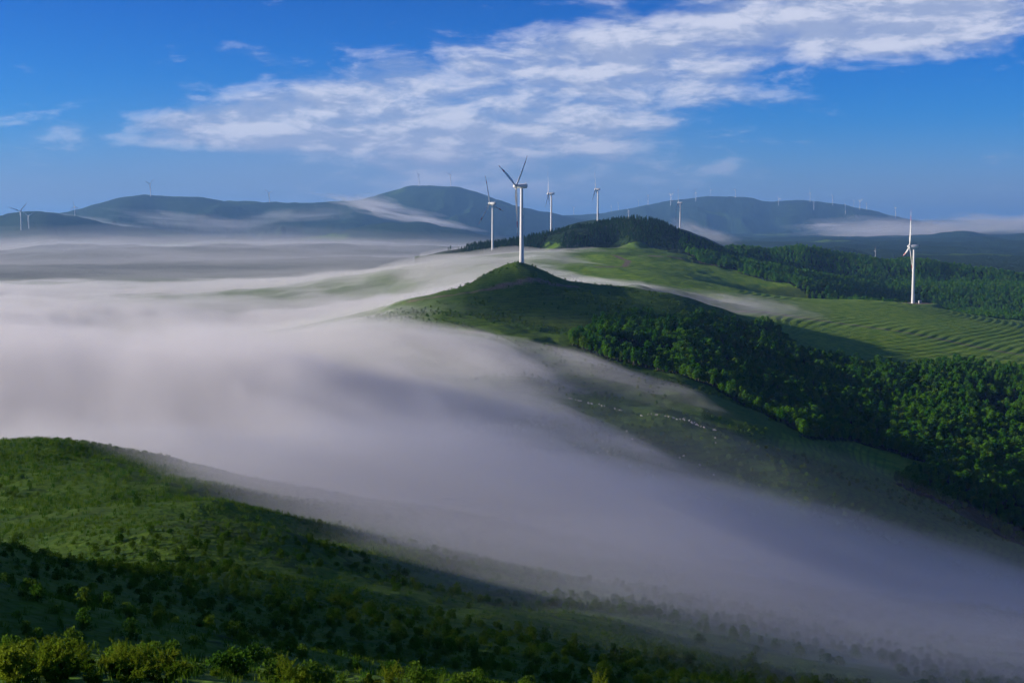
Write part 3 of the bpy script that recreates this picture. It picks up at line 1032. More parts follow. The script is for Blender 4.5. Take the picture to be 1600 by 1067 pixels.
def land_fast(x, y):
    a = np.arctan2(x, y); r = np.hypot(x, y)
    i = np.clip(np.log(np.maximum(r, 8) / 8) / math.log(3000 / 8) * 459, 0, 458.999)
    j = np.clip((a + R(40)) / R(80) * 519, 0, 518.999)
    i0, j0 = i.astype(int), j.astype(int)
    fi, fj = i - i0, j - j0
    return (_GZ[i0, j0] * (1 - fi) + _GZ[i0 + 1, j0] * fi) * (1 - fj) + (_GZ[i0, j0 + 1] * (1 - fi) + _GZ[i0 + 1, j0 + 1] * fi) * fj


def scatter(d0, d1, u0, u1, spacing, seed):
    """jittered grid of points in plan inside a wedge"""
    g = np.random.default_rng(seed)
    xm0 = min((u0 - 800) / FPX * d0, (u0 - 800) / FPX * d1); xm1 = max((u1 - 800) / FPX * d1, (u1 - 800) / FPX * d0)
    X, Y = np.meshgrid(np.arange(xm0, xm1, spacing), np.arange(d0, d1, spacing))
    x = (X + g.uniform(-.48, .48, X.shape) * spacing).ravel(); y = (Y + g.uniform(-.48, .48, Y.shape) * spacing).ravel()
    u = 800 + FPX * math.cos(PITCH) * x / y
    k = (u > u0) & (u < u1)
    return x[k], y[k], u[k]


def stuff_instances(name, pts, scl, rot, idx, sources, label, cat):
    """one object: points that carry copies of the given meshes"""
    me = bpy.data.meshes.new(name)
    me.vertices.add(len(pts))
    me.vertices.foreach_set('co', np.asarray(pts, np.float32).ravel())
    for nm, arr, ty in (('s', scl, 'FLOAT'), ('r', rot, 'FLOAT'), ('k', idx, 'INT')):
        at = me.attributes.new(nm, ty, 'POINT')
        at.data.foreach_set('value', np.asarray(arr, np.int32 if ty == 'INT' else np.float32))
    o = bpy.data.objects.new(name, me)
    col.objects.link(o)
    ng = bpy.data.node_groups.new(name, 'GeometryNodeTree')
    ng.interface.new_socket('Geometry', in_out='INPUT', socket_type='NodeSocketGeometry')
    ng.interface.new_socket('Geometry', in_out='OUTPUT', socket_type='NodeSocketGeometry')
    N = ng.nodes
    gi, go = N.new('NodeGroupInput'), N.new('NodeGroupOutput')
    jn = N.new('GeometryNodeJoinGeometry')
    def attr(nm, ty):
        a = N.new('GeometryNodeInputNamedAttribute'); a.data_type = ty; a.inputs['Name'].default_value = nm
        return a.outputs['Attribute']
    s_, r_, k_ = attr('s', 'FLOAT'), attr('r', 'FLOAT'), attr('k', 'INT')
    cb = N.new('ShaderNodeCombineXYZ'); ng.links.new(r_, cb.inputs[2])
    for k, srcs in enumerate(sources):
        cmp = N.new('FunctionNodeCompare'); cmp.data_type = 'INT'; cmp.operation = 'EQUAL'
        ng.links.new(k_, cmp.inputs[2]); cmp.inputs[3].default_value = k
        for so in srcs:
            oi = N.new('GeometryNodeObjectInfo'); oi.inputs['Object'].default_value = so; oi.transform_space = 'ORIGINAL'
            ip = N.new('GeometryNodeInstanceOnPoints')
            ng.links.new(gi.outputs[0], ip.inputs['Points'])
            ng.links.new(cmp.outputs[0], ip.inputs['Selection'])
            ng.links.new(oi.outputs['Geometry'], ip.inputs['Instance'])
            ng.links.new(cb.outputs[0], ip.inputs['Rotation'])
            ng.links.new(s_, ip.inputs['Scale'])
            ng.links.new(ip.outputs[0], jn.inputs[0])
    ng.links.new(jn.outputs[0], go.inputs[0])
    md = o.modifiers.new('scatter', 'NODES'); md.node_group = ng
    return tag(o, label, cat, kind='stuff')


# --- broadleaf wood on the near slope: 300 nearest as single trees, the rest as one mass
NV = 5
tv = []
for k in range(NV):
    h = (7.5, 8.6, 6.6, 9.4, 7.0)[k]
    r = (2.1, 2.3, 2.2, 2.0, 2.5)[k]
    tv.append((crown_mesh('crown', 100 + k, h, r, h * 0.22, 13, 620, 0.40, M_leaf_y if k == 4 else M_leaf_a), trunk_mesh('trunk', 200 + k, h * 0.86, 0.13)))
x, y, u = scatter(630, 1290, 890, 1800, 4.6, 1)
f, fl, tr = cover(x, y, land_fast(x, y))
gap = fbm(x / 38.0, y / 38.0, 3, 90)
keep = (f > 0.5) & (gap > -0.42) & (u < 1760)
x, y, u = x[keep], y[keep], u[keep]
z = land_fast(x, y)
vis = visible(x, y, z + 5)
inframe = (u > 900) & (u < 1590)
order = np.argsort(np.where(vis & inframe, y, 1e6))
g = np.random.default_rng(5)
kk = g.integers(0, NV, len(x)); ss_ = g.uniform(0.6, 1.2, len(x)); rr_ = g.uniform(0, 6.28, len(x))
ss_ *= 1 + 0.35 * fbm(x / 50.0, y / 50.0, 2, 33)
single = order[:300]
protos = {}
for n_, i in enumerate(single):
    k = int(kk[i])
    loc = (float(x[i]), float(y[i]), float(z[i]) - 0.1)
    if k not in protos:
        rt = empty('broadleaf_tree', loc)
        link_obj('trunk', tv[k][1], rt); link_obj('crown', tv[k][0], rt)
        protos[k] = rt
    else:
        rt = copy_tree(protos[k])
    rt.location = loc; rt.rotation_euler = (0, 0, float(rr_[i])); rt.scale = (float(ss_[i]),) * 3
    tag(rt, 'leafy young broadleaf tree at the lower edge of the wood on the slope', 'tree', 'trees of the wooded slope')
rest = order[300:]
src = [tuple(protos[k].children) for k in range(NV)]
stuff_instances('wooded_slope', np.stack([x, y, z - 0.1], -1)[rest], ss_[rest], rr_[rest], kk[rest], src, 'dense green broadleaf wood covering the slope below the terraces', 'woodland')

# --- woods on the ridge behind, and conifers on the peak
x, y, u = scatter(1780, 2700, 1040, 1750, 6.6, 2)
z = land_fast(x, y)
f, fl, tr = cover(x, y, z)
keep = (f > 0.5) & in_poly(u, y, wood_back) & (fbm(x / 60.0, y / 60.0, 3, 91) > -0.45)
x, y, u, z = x[keep], y[keep], u[keep], z[keep]
n = len(x)
stuff_instances('ridge_woodland', np.stack([x, y, z - 0.2], -1), g.uniform(0.7, 1.25, n), g.uniform(0, 6.28, n), g.integers(0, NV, n), src, 'dark wooded ridge behind the terraced plateau', 'woodland')
cv = []
ch = []
for k in range(3):
    me = crown_mesh('conifer_crown', 140 + k, 9.0, 1.9, 0.9, 1, 520, 0.36, M_leaf_c, True)
    ch.append(me)
x, y, u = scatter(2130, 2600, 700, 1200, 6.0, 3)
z = land_fast(x, y)
f, fl, tr = cover(x, y, z)
keep = (f > 0.5) & in_poly(u, y, wood_hill) & (fbm(x / 50.0, y / 50.0, 3, 92) > -0.12)
x, y, u, z = x[keep], y[keep], u[keep], z[keep]
n = len(x)
con = []
for k in range(3):
    i = k
    rt = empty('conifer_tree', (float(x[i]), float(y[i]), float(z[i]) - 0.1))
    link_obj('trunk', trunk_mesh('trunk', 240 + k, 8.0, 0.16, 0), rt); link_obj('crown', ch[k], rt)
    tag(rt, 'dark conifer at the front foot of the wooded peak', 'tree', 'conifers of the wooded peak')
    con.append(tuple(rt.children))
stuff_instances('conifer_wood', np.stack([x, y, z - 0.2], -1)[3:], g.uniform(0.6, 1.15, n - 3), g.uniform(0, 6.28, n - 3), g.integers(0, 3, n - 3), con, 'dark conifers covering the peak behind the green field', 'woodland')

# --- shrubs on the foreground hillside
SV = 4
sv = []
for k in range(SV):
    h = (1.5, 1.1, 1.9, 1.3)[k]
    r = (0.85, 0.9, 0.8, 1.05)[k]
    sv.append((crown_mesh('foliage', 300 + k, h, r, 0.05, 9, 460, 0.11, M_leaf_s if k != 3 else M_leaf_y), trunk_mesh('stem', 340 + k, h * 0.8, 0.035, 4, M_twig)))
x, y, u = scatter(33, 345, -250, 1850, 1.45, 4)
z = land_fast(x, y)
vv = np.array([to_px(a, b, c)[1] for a, b, c in zip(x, y, z)])
dn = fbm(x / 30.0, y / 30.0, 4, 95)
# thick in the hollow and down the right flank, thin on the open crest
thick = 0.02 + 0.10 * sstep(vv, 830, 940) + 0.10 * sstep(u, 350, 650)
keep = (g.random(len(x)) < np.clip(-0.10 + 2.3 * dn + 2.4 * thick + 0.35 * sstep(y, 75, 55), 0.012, 0.9)) & (vv < 1085)
x, y, u, z = x[keep], y[keep], u[keep], z[keep]
n = len(x)
kk = g.integers(0, SV, n); ss_ = g.uniform(0.45, 1.25, n) * (1 + 0.5 * fbm(x / 30.0, y / 30.0, 2, 44)) * (0.30 + 0.28 * sstep(y, 50, 150)); rr_ = g.uniform(0, 6.28, n)
vis = visible(x, y, z + 0.8)
order = np.argsort(np.where(vis & (u > 0) & (u < 1600), y / ss_, 1e6))
sp = {}
for i in order[:300]:
    k = int(kk[i])
    loc = (float(x[i]), float(y[i]), float(z[i]) - 0.05)
    if k not in sp:
        rt = empty('hillside_shrub', loc)
        link_obj('stem', sv[k][1], rt); link_obj('foliage', sv[k][0], rt)
        sp[k] = rt
    else:
        rt = copy_tree(sp[k])
    rt.location = loc; rt.rotation_euler = (0, 0, float(rr_[i])); rt.scale = (float(ss_[i]),) * 3
    tag(rt, 'low green shrub in the dark hollow of the foreground hillside', 'shrub', 'shrubs of the foreground hillside')
rest = order[300:]
ssrc = [tuple(sp[k].children) for k in range(SV)]
stuff_instances('hillside_shrubbery', np.stack([x, y, z - 0.05], -1)[rest], ss_[rest], rr_[rest], kk[rest], ssrc, 'scattered low shrubs over the foreground hillside', 'shrubbery')
# shrubs dotted along the grassy spur and knoll, far ones
x, y, u = scatter(560, 1320, 560, 1650, 5.5, 6)
z = land_fast(x, y)
f, fl, tr = cover(x, y, z)
dn = fbm(x / 40.0, y / 40.0, 3, 96)
keep = (f < 0.5) & (fl < 0.3) & (dn + 0.35 * g.random(len(x)) > 0.16)
x, y, z = x[keep], y[keep], z[keep]
n = len(x)
stuff_instances('spur_shrubbery', np.stack([x, y, z - 0.05], -1), g.uniform(0.35, 1.3, n) ** 1.5, g.uniform(0, 6.28, n), g.integers(0, SV, n), ssrc, 'small bushes dotted over the grassy spur below the knoll', 'shrubbery')


# --- grass tufts
def tuft_mesh(seed, n=16, h=0.30, r=0.24):
    g2 = np.random.default_rng(seed)
    co, fa = [], []
    for i in range(n):
        a = g2.random() * 6.28; rr = r * g2.random() ** 0.5
        bx, by = rr * math.cos(a), rr * math.sin(a)
        hh = h * (0.5 + 0.7 * g2.random()); la = g2.random() * 6.28; ln = hh * 0.5 * g2.random()
        wx, wy = math.cos(a + 1.6) * 0.018, math.sin(a + 1.6) * 0.018
        b = len(co)
        co += [(bx - wx, by - wy, -0.03), (bx + wx, by + wy, -0.03), (bx + wx * .7 + math.cos(la) * ln * .4, by + wy * .7 + math.sin(la) * ln * .4, hh * 0.6), (bx + math.cos(la) * ln, by + math.sin(la) * ln, hh)]
        fa += [(b, b + 1, b + 2), (b, b + 2, b + 3)]
    me = bpy.data.meshes.new('grass_tuft')
    me.from_pydata(co, [], fa)
    me.materials.append(M_grass)
    return me


x, y, u = scatter(21, 120, -150, 1750, 0.60, 8)
x2, y2, u2 = scatter(120, 345, -150, 1300, 1.25, 9)
x, y = np.concatenate([x, x2]), np.concatenate([y, y2])
keep = g.random(len(x)) < np.clip(0.75 + 1.2 * fbm(x / 14.0, y / 14.0, 3, 97), 0.15, 1)
x, y = x[keep], y[keep]
z = land_fast(x, y)
n = len(x)
tp = []
for k in range(3):
    o = link_obj('grass_tuft', tuft_mesh(400 + k))
    o.location = (float(x[k]), float(y[k]), float(z[k]))
    tag(o, 'tuft of grass on the foreground hillside', 'grass', kind='stuff')
    tp.append((o,))
far_s = 0.5 + 1.4 * sstep(y, 60, 260)
stuff_instances('hillside_grass', np.stack([x, y, z], -1), g.uniform(0.6, 1.5, n) * far_s, g.uniform(0, 6.28, n), g.integers(0, 3, n), tp, 'short wild grass over the foreground hillside', 'grass')


# --- near leafy bushes along the bottom of the view
def bush_meshes(seed, h, spread, stems):
    g2 = random.Random(seed)
    co, fa = [], []
    lp, ln_ = [], []
    def twig(p, d, l, rad, lvl):
        segs = 4
        q = Vector(p); dv = Vector(d).normalized()
        ring_prev = None
        for s in range(segs + 1):
            e1 = dv.orthogonal().normalized(); e2 = dv.cross(e1)
            b = len(co)
            rr = rad * (1 - 0.75 * s / segs)
            for i in range(4):
                a = math.pi / 2 * i
                co.append(tuple(q + (e1 * math.cos(a) + e2 * math.sin(a)) * rr))
            if ring_prev is not None:
                for i in range(4):
                    j = (i + 1) % 4
                    fa.append((ring_prev + i, ring_prev + j, b + j, b + i))
            ring_prev = b
            if lvl >= 1 or s >= 2:
                for _ in range(7 if lvl >= 1 else 4):
                    off = Vector((g2.gauss(0, 1), g2.gauss(0, 1), g2.gauss(0.2, 0.8))).normalized()
                    lp.append(tuple(q + off * g2.uniform(0.02, 0.085) - dv * g2.uniform(0, l / segs)))
                    ln_.append(tuple(off + Vector((0, 0, 0.5))))
            if lvl < 2 and s in (1, 2, 3):
                for _ in range(2 if lvl == 0 else 1):
                    sd_ = (dv + Vector((g2.gauss(0, .6), g2.gauss(0, .6), g2.gauss(0.1, .3)))).normalized()
                    twig(q, sd_, l * g2.uniform(0.35, 0.55), rad * 0.5, lvl + 1)
            dv = (dv + Vector((g2.gauss(0, .10), g2.gauss(0, .10), 0.05))).normalized()
            q = q + dv * l / segs
    for s in range(stems):
        a = g2.uniform(0, 6.28)
        twig((0.08 * math.cos(a), 0.08 * math.sin(a), -0.1), (spread * math.cos(a), spread * math.sin(a), 1), h * g2.uniform(0.7, 1.05), 0.014, 0)
    sm = mk_mesh('stems', co, fa); sm.materials.append(M_twig)
    pos = np.array(lp); nr = np.array(ln_)
    gg = np.random.default_rng(seed)
    c2, f2 = leaf_quads(pos, nr, gg.uniform(0.024, 0.05, len(pos)), seed, 0.5)
    lm = np_mesh('leaves', c2, f2, False); lm.materials.append(M_leaf_b)
    return sm, lm


bv = [bush_meshes(500, 1.5, 0.55, 7), bush_meshes(501, 1.1, 0.7, 8), bush_meshes(502, 1.9, 0.35, 5), bush_meshes(503, 0.9, 0.8, 9)]
# u, depth, variant, size, label
spots = []
for u_, d_, k_, s_ in [(-30, 31, 0, 1.1), (12, 29, 2, 1.0), (45, 30, 0, 0.9), (85, 28, 1, 0.8), (118, 28, 3, 0.9), (150, 29, 1, 0.75), (178, 28, 2, 0.68), (205, 29, 2, 0.62), (228, 28, 3, 0.8), (258, 29, 1, 0.6), (285, 30, 3, 0.6), (330, 31, 3, 0.5),
                       (-15, 25, 1, 0.9), (20, 24, 3, 1.0), (52, 25, 1, 0.9), (78, 24, 3, 1.0), (105, 25, 1, 0.85), (132, 24, 3, 1.0), (160, 25, 1, 0.8), (190, 24, 3, 0.95), (215, 25, 3, 0.9), (243, 25, 3, 0.85), (270, 26, 3, 0.7), *[(random.uniform(-40, 265) , random.uniform(24, 33), random.choice((0, 1, 2, 3, 3)), 1.0) for _ in range(34)], (25, 35, 3, 0.9), (70, 36, 1, 0.8), (110, 36, 3, 0.8), (160, 36, 3, 0.7)]:
    vt = random.uniform(985, 1045) if u_ < 60 else random.uniform(1008, 1058)
    vt += 10
    if u_ > 200: vt += 6
    s_ = max(0.3, (zat(vt, d_) - H((u_ - 800) / FPX * d_, d_)) / (1.5, 1.1, 1.9, 0.9)[k_])
    spots.append((u_, d_, k_, s_, 'sunlit yellow-green leafy bush in the bottom left corner', 'sunlit bushes of the bottom left corner'))
for u_, vtop, d_, k_, lab in [(437, 1033, 32, 2, 'upright leafy sprig at the bottom edge, left of centre'), (478, 1040, 33, 1, 'low leafy sprig beside the taller one at the bottom edge'), (575, 1054, 36, 3, 'leaf tuft just showing at the bottom edge below the hollow'), (612, 1043, 36, 2, 'leafy twig poking up at the bottom edge near the middle'), (655, 1056, 38, 3, 'last small leaf tuft of the middle bottom edge'), (938, 1053, 48, 2, 'lone ochre sprig at the bottom edge right of centre')]:
    x_ = (u_ - 800) / FPX * d_
    gz = H(x_, d_)
    need = zat(vtop, d_) - gz
    spots.append((u_, d_, k_, max(0.35, need / (1.5, 1.1, 1.9, 0.9)[k_]), lab, None))
    print('SPRIG', u_, 'need', round(need, 2))
bp = {}
for (u_, d_, k, s_, lab, grp) in spots:
    x_ = (u_ - 800) / FPX * d_
    loc = (x_, d_, H(x_, d_) - 0.03)
    if k not in bp:
        rt = empty('leafy_bush', loc)
        link_obj('stems', bv[k][0], rt); link_obj('leaves', bv[k][1], rt)
        bp[k] = rt
    else:
        rt = copy_tree(bp[k])
        if 'group' in rt: del rt['group']
    rt.location = loc; rt.rotation_euler = (0, 0, random.uniform(0, 6.28)); rt.scale = (s_,) * 3
    tag(rt, lab, 'bush', grp)


# ------------------------------------------------------------------ sheep
def sheep_mesh():
    me = bpy.data.meshes.new('sheep')
    vs = [(0, 0, 0.62), (0.36, 0, 0.66), (-0.38, 0, 0.64), (0.55, 0, 0.78), (0.70, 0, 0.86), (0.86, 0, 0.80)]
    rad = [0.27, 0.23, 0.22, 0.13, 0.10, 0.06]
    ed = [(0, 1), (0, 2), (1, 3), (3, 4), (4, 5)]
    for sx, b in ((0.33, 1), (-0.36, 2)):
        for sy in (-0.13, 0.13):
            i = len(vs)
            vs += [(sx, sy, 0.42), (sx + 0.02, sy, 0.22), (sx, sy, 0.0)]
            rad += [0.085, 0.05, 0.045]
            ed += [(b, i), (i, i + 1), (i + 1, i + 2)]
    i = len(vs); vs.append((-0.62, 0, 0.58)); rad.append(0.06); ed.append((2, i))
    me.from_pydata(vs, ed, [])
    o = bpy.data.objects.new('sheep_build', me)
    col.objects.link(o)
    md = o.modifiers.new('skin', 'SKIN')
    for v_, r_ in zip(me.skin_vertices[0].data if me.skin_vertices else [], rad):
        v_.radius = (r_, r_)
    if not me.skin_vertices:
        bm = bmesh.new(); bm.from_mesh(me)
        ly = bm.verts.layers.skin.verify()
        bm.verts.ensure_lookup_table()
        for i, v_ in enumerate(bm.verts):
            v_[ly].radius = (rad[i], rad[i]); v_[ly].use_root = (i == 0)
        bm.to_mesh(me); bm.free()
    sb = o.modifiers.new('sub', 'SUBSURF'); sb.levels = 1; sb.render_levels = 1
    dg = bpy.context.evaluated_depsgraph_get()
    res = bpy.data.meshes.new_from_object(o.evaluated_get(dg))
    bpy.data.objects.remove(o)
    res.name = 'sheep'
    for p in res.polygons: p.use_smooth = True
    res.materials.clear()
    res.materials.append(simple_mat('wool', (0.62, 0.58, 0.50), 0.95, 0.15, 8.0, 0.05))
    return res


ME_sheep = sheep_mesh()
crest_u = np.array([880, 1000, 1120, 1210]); crest_d = np.array([765, 737, 712, 694])
sh = []
gs = random.Random(3)
for c, n_, w in ((893, 5, 6), (905, 3, 5), (925, 5, 6), (942, 4, 6), (968, 6, 5), (973, 3, 4), (1014, 4, 4), (1026, 5, 6), (1042, 2, 4), (1054, 6, 4), (1063, 2, 4), (1072, 3, 5), (1086, 7, 5), (1093, 5, 4), (1103, 3, 4), (1118, 4, 4), (1121, 2, 3)):
    for _ in range(n_):
        u_ = c + gs.gauss(0, w * 0.6)
        sh.append((u_, float(np.interp(u_, crest_u, crest_d)) - 2 + gs.gauss(0, 1.5), 'white sheep among the flock strung along the grassy ridge crest', 'sheep on the ridge crest'))
for u_, v_ in ((942, 691), (950, 690), (951, 684), (935, 708), (980, 675), (989, 688), (950, 707), (1004, 651), (1002, 650), (1070, 714), (1064, 716), (1096, 728), (1118, 743), (988, 757), (1003, 753), (996, 748), (1107, 761), (1120, 693), (1119, 685)):
    x_, y_, z_ = find_ground(u_, v_, 540, 735)
    sh.append((u_, y_, 'single sheep grazing on the misty slope below the ridge crest', 'sheep on the misty slope'))
so = None
for (u_, d_, lab, grp) in sh:
    x_ = (u_ - 800) / (FPX * math.cos(PITCH)) * d_
    if so is None:
        so = o = link_obj('sheep', ME_sheep)
    else:
        o = so.copy(); col.objects.link(o)
    s_ = gs.uniform(0.75, 1.0)
    o.location = (x_, d_, H(x_, d_)); o.rotation_euler = (0, 0, gs.uniform(0, 6.28)); o.scale = (s_,) * 3
    tag(o, lab, 'sheep', grp)
x_, y_, z_ = find_ground(551, 799, 150, 300)
o = so.copy(); col.objects.link(o); o.location = (x_, y_, z_); o.rotation_euler = (0, 0, 0.4)
tag(o, 'lone pale sheep near the fog on the foreground hillside', 'sheep'); del o['group']

# ------------------------------------------------------------------ valley fog: nested soft layers lying on the land
fog_pts = [  # (u, depth, metres of fog above the ground)
    (-900, 60, -25), (-300, 60, -25), (300, 60, -25), (900, 60, -25), (1500, 60, -25), (2300, 60, -25),
    (-700, 200, -14), (-200, 200, -12), (0, 200, -11), (300, 150, -12), (600, 130, -4), (1000, 90, -2), (1450, 90, 0.5), (1900, 110, 0),
    (0, 270, -6), (150, 270, -5), (300, 185, -6), (300, 240, 2), (300, 280, 6), (380, 285, 12), (450, 190, -1.5), (450, 240, 6), (450, 290, 14), (600, 150, 0.5), (600, 190, 4.5), (600, 245, 10), (600, 300, 18),
    (800, 140, 1), (800, 180, 4.5), (800, 220, 8), (800, 270, 16), (800, 330, 24), (1000, 125, 2.5), (1000, 156, 3.5), (1000, 196, 8.5), (1000, 246, 14), (1000, 300, 20),
    (1300, 110, 2.5), (1300, 140, 3), (1300, 178, 5), (1300, 225, 9), (1300, 280, 17), (1600, 125, 3.5), (1600, 160, 4), (1600, 200, 6), (1600, 250, 9), (1600, 300, 13),
    (-700, 320, -4), (-200, 320, -1), (0, 325, 1.5), (120, 325, 2.5), (200, 310, 3.5),
    (-700, 420, 22), (0, 420, 30), (300, 400, 32), (600, 380, 30), (800, 390, 29), (1000, 370, 33), (1300, 340, 27), (2000, 300, 8),
    (0, 560, 40), (300, 520, 42), (600, 480, 42), (800, 440, 40), (1000, 400, 35), (1300, 360, 29), (1600, 370, 18),
    (600, 650, 36), (800, 560, 22), (1000, 490, 21), (1200, 440, 22), (1400, 420, 18), (1600, 440, 5), (1800, 420, 4),
    (700, 720, 22), (830, 640, 4), (900, 600, -2.5), (1000, 570, -2.5), (1120, 530, -1), (1250, 500, 1), (1400, 490, -5), (1600, 520, -10),
    (800, 710, 9), (900, 660, 5.5), (1000, 630, 4), (1100, 600, 0.5), (1120, 650, -9), (1200, 575, -4), (1200, 620, -7), (1300, 580, -7), (1450, 570, -9),
    (700, 850, 13), (790, 795, 8), (880, 760, 0.0), (1000, 735, -8), (1120, 710, -11), (1300, 670, -10), (1450, 640, -11), (1600, 600, -12), (1900, 560, -8),
    (640, 930, 16), (760, 880, 12), (850, 850, 6.5), (920, 860, 6), (1000, 810, 1.5), (1060, 830, 3.5), (1150, 790, 1), (1250, 760, -4),
    (560, 1000, 18), (650, 1030, 5), (720, 1010, 3), (790, 975, 2), (860, 945, 1.5), (950, 895, 2), (1060, 850, 2.5), (1150, 820, 0),
    (640, 1150, 3), (720, 1120, -2), (850, 1080, -5), (950, 1000, -7), (1100, 950, -9), (1300, 900, -11), (1600, 850, -13), (1900, 850, -13),
    (600, 1240, 3), (700, 1250, -3), (810, 1290, -9), (900, 1250, -7), (1100, 1250, -11), (1400, 1300, -14), (1800, 1400, -16),
    (500, 1150, 6), (450, 1250, 6), (300, 1000, 30), (0, 1000, 36), (-400, 1000, 34), (-900, 1000, 25), (200, 1300, 14), (0, 1450, 18), (-400, 1500, 20), (400, 1500, 16), (550, 1420, 12), (700, 1440, 26), (812, 1440, 26), (900, 1440, 13),
    (980, 1445, 7), (1060, 1480, 4.5), (1160, 1520, 4), (1240, 1570, 1), (1330, 1600, -8), (1000, 1580, -2), (1100, 1640, -3), (1200, 1660, -5), (1450, 1750, -14), (1700, 1700, -14),
    (900, 1620, 5), (800, 1650, 16), (650, 1650, 16), (400, 1750, 8), (100, 1800, 10), (-400, 1900, 14),
    (700, 1950, 6), (500, 2050, 5), (200, 2050, 5), (0, 2050, 6), (-500, 2050, 8), (850, 1850, -2), (1000, 1900, -10), (1300, 2000, -12), (1700, 2100, -12),
    (300, 2350, -2), (600, 2350, 0), (0, 2350, -2), (-400, 2400, 0), (100, 2700, -6), (500, 2700, -6), (-400, 2800, -6), (780, 2500, -10), (1000, 2500, -14), (1500, 2600, -14), (0, 3400, -16), (400, 3400, -16), (700, 3200, -16), (-500, 3400, -16), (1200, 3400, -16), (200, 3800, -18), (-500, 3900, -18), (800, 3900, -18),
]
fog_rbf = RBF([(Z(u, d, 0)[0], d, t) for u, d, t in fog_pts], 5e-5, 300.0)


def vol_mat(name, colr, dens, aniso=0.15):
    m, N = new_mat(name)
    o = N.n('ShaderNodeOutputMaterial')
    v = N.n('ShaderNodeVolumePrincipled')
    v.inputs['Color'].default_value = colr + (1,)
    v.inputs['Density'].default_value = dens
    v.inputs['Anisotropy'].default_value = aniso
    N.link(v.outputs[0], o.inputs['Volume'])
    return m


def streaks(X, Y, seed):
    # soft bands drawn out along the way the fog drains: towards the lower right of the valley
    fx, fy = 0.40, -0.917
    along = X * fx + Y * fy
    acr = X * fy * -1 + Y * fx
    acr = acr + 55 * fbm(along / 420.0, acr / 420.0, 2, seed + 40)
    return fbm(along / 360.0, acr / 52.0, 4, seed, 0.58)


def closed_sheet(name, co_top, nr, na, zbot, mat):
    """top grid + skirt + one flat bottom face = closed solid"""
    n = nr * na
    idx = np.arange(n).reshape(nr, na)
    loop = np.concatenate([idx[0, :-1], idx[:-1, -1], idx[-1, :0:-1], idx[:0:-1, 0]])
    bot = co_top[loop].copy(); bot[:, 2] = zbot
    verts = np.concatenate([co_top, bot])
    i, j = np.meshgrid(np.arange(nr - 1), np.arange(na - 1), indexing='ij')
    a = (i * na + j).ravel()
    faces = np.stack([a, a + na, a + na + 1, a + 1], -1).tolist()
    L = len(loop)
    for k in range(L):
        k2 = (k + 1) % L
        faces.append([int(loop[k]), int(loop[k2]), n + k2, n + k])
    faces.append([n + k for k in range(L)])
    me = bpy.data.meshes.new(name)
    me.from_pydata(verts.tolist(), [], faces)
    bm = bmesh.new(); bm.from_mesh(me)
    bmesh.ops.recalc_face_normals(bm, faces=bm.faces)
    bm.to_mesh(me); bm.free()
    for p in me.polygons: p.use_smooth = False
    me.materials.append(mat)
    o = bpy.data.objects.new(name, me)
    col.objects.link(o)
    return o


f_ang = np.concatenate([np.linspace(R(-50), R(-24), 12)[:-1], np.linspace(R(-24), R(24), 190), np.linspace(R(24), R(45), 10)[1:]])
f_rad = np.concatenate([np.geomspace(80, 1200, 130), np.linspace(1200, 4000, 90)[1:], np.geomspace(4000, 7600, 36)[1:]])
FA, FR = np.meshgrid(f_ang, f_rad)
FX, FY = FR * np.sin(FA), FR * np.cos(FA)
FH = land(FX, FY)
FT = fog_rbf(FX, FY)
FT = np.clip(FT, -30, 60)
s1 = streaks(FX, FY, 60)
LAYERS = [(-0.50, 0.0075), (-0.30, 0.0058), (-0.12, 0.0042), (0.06, 0.0030), (0.26, 0.0019), (0.50, 0.0011), (0.95, 0.0006), (1.5, 0.00035)]
for k, (off_k, dens) in enumerate(LAYERS):
    s2 = streaks(FX, FY, 80 + 7 * k)
    amp = np.clip(FT, 4, 24) * (1 - 0.15 * sstep(FX / FY, -0.12, 0.05) * sstep(FR, 220, 300))
    th = FT + off_k * np.clip(FT + 6, 6, 30) * 0.62 + (1.0 * s1 + 0.6 * s2) * amp * (0.55 + 0.5 * sstep(FX / FY, -0.22, -0.02))
    th = th + 24 * fbm(FX / 380.0 + 3.1, FY / 200.0, 3, 66 + k) * sstep(FR, 1450, 1900) * (FT > -12)
    th = th - 200 * sstep(FR, 2700, 3900) - 15 * sstep(FR, 100, 82)
    if k >= 6:      # the thinnest outer veils lie only against the near slope
        th = th - 60 * sstep(FR, 215, 300)
    th = np.where(th < 0, np.maximum(th * 2.0, -6), th)
    top = FH + th
    o = closed_sheet('fog_layer', np.stack([FX, FY, top], -1).reshape(-1, 3), *FX.shape, -330.0, vol_mat('fog_%d' % k, (0.95, 0.95, 0.97), dens))
    tag(o, 'soft bank of pale fog drifting through the valley', 'fog', kind='stuff')

# thin mist standing over the far part of the fog sea and against the feet of the mountains
far_pts = [(u, d, t) for u, t in ((-900, 30), (-300, 30), (100, 28), (450, 32), (680, 20)) for d in (1900, 2600, 3300)] + [(u, d, t) for u, t in ((-900, 42), (-300, 44), (100, 42), (450, 40), (700, 26)) for d in (4500, 5800)] + [(u, 1300, -4) for u in (-900, -300, 100, 450, 700)] + [(u, 7400, -12) for u in (-900, -300, 100, 450, 700)] + \
    [(860, 2000, -8), (860, 3000, -4), (1100, 1500, -20), (1100, 2500, -20), (1100, 3900, -20), (1000, 6000, -10), (1300, 7000, -20), (1700, 1500, -30), (1700, 3900, -30), (1800, 7000, -30)] + [(u, 600, -30) for u in (-900, 0, 800, 1700)]
far_rbf = RBF([(Z(u, d, 0)[0], d, t) for u, d, t in far_pts], 1e-3, 300.0)
FT2 = np.clip(far_rbf(FX, FY), -25, 60) - 30 * sstep(FR, 6800, 7500)
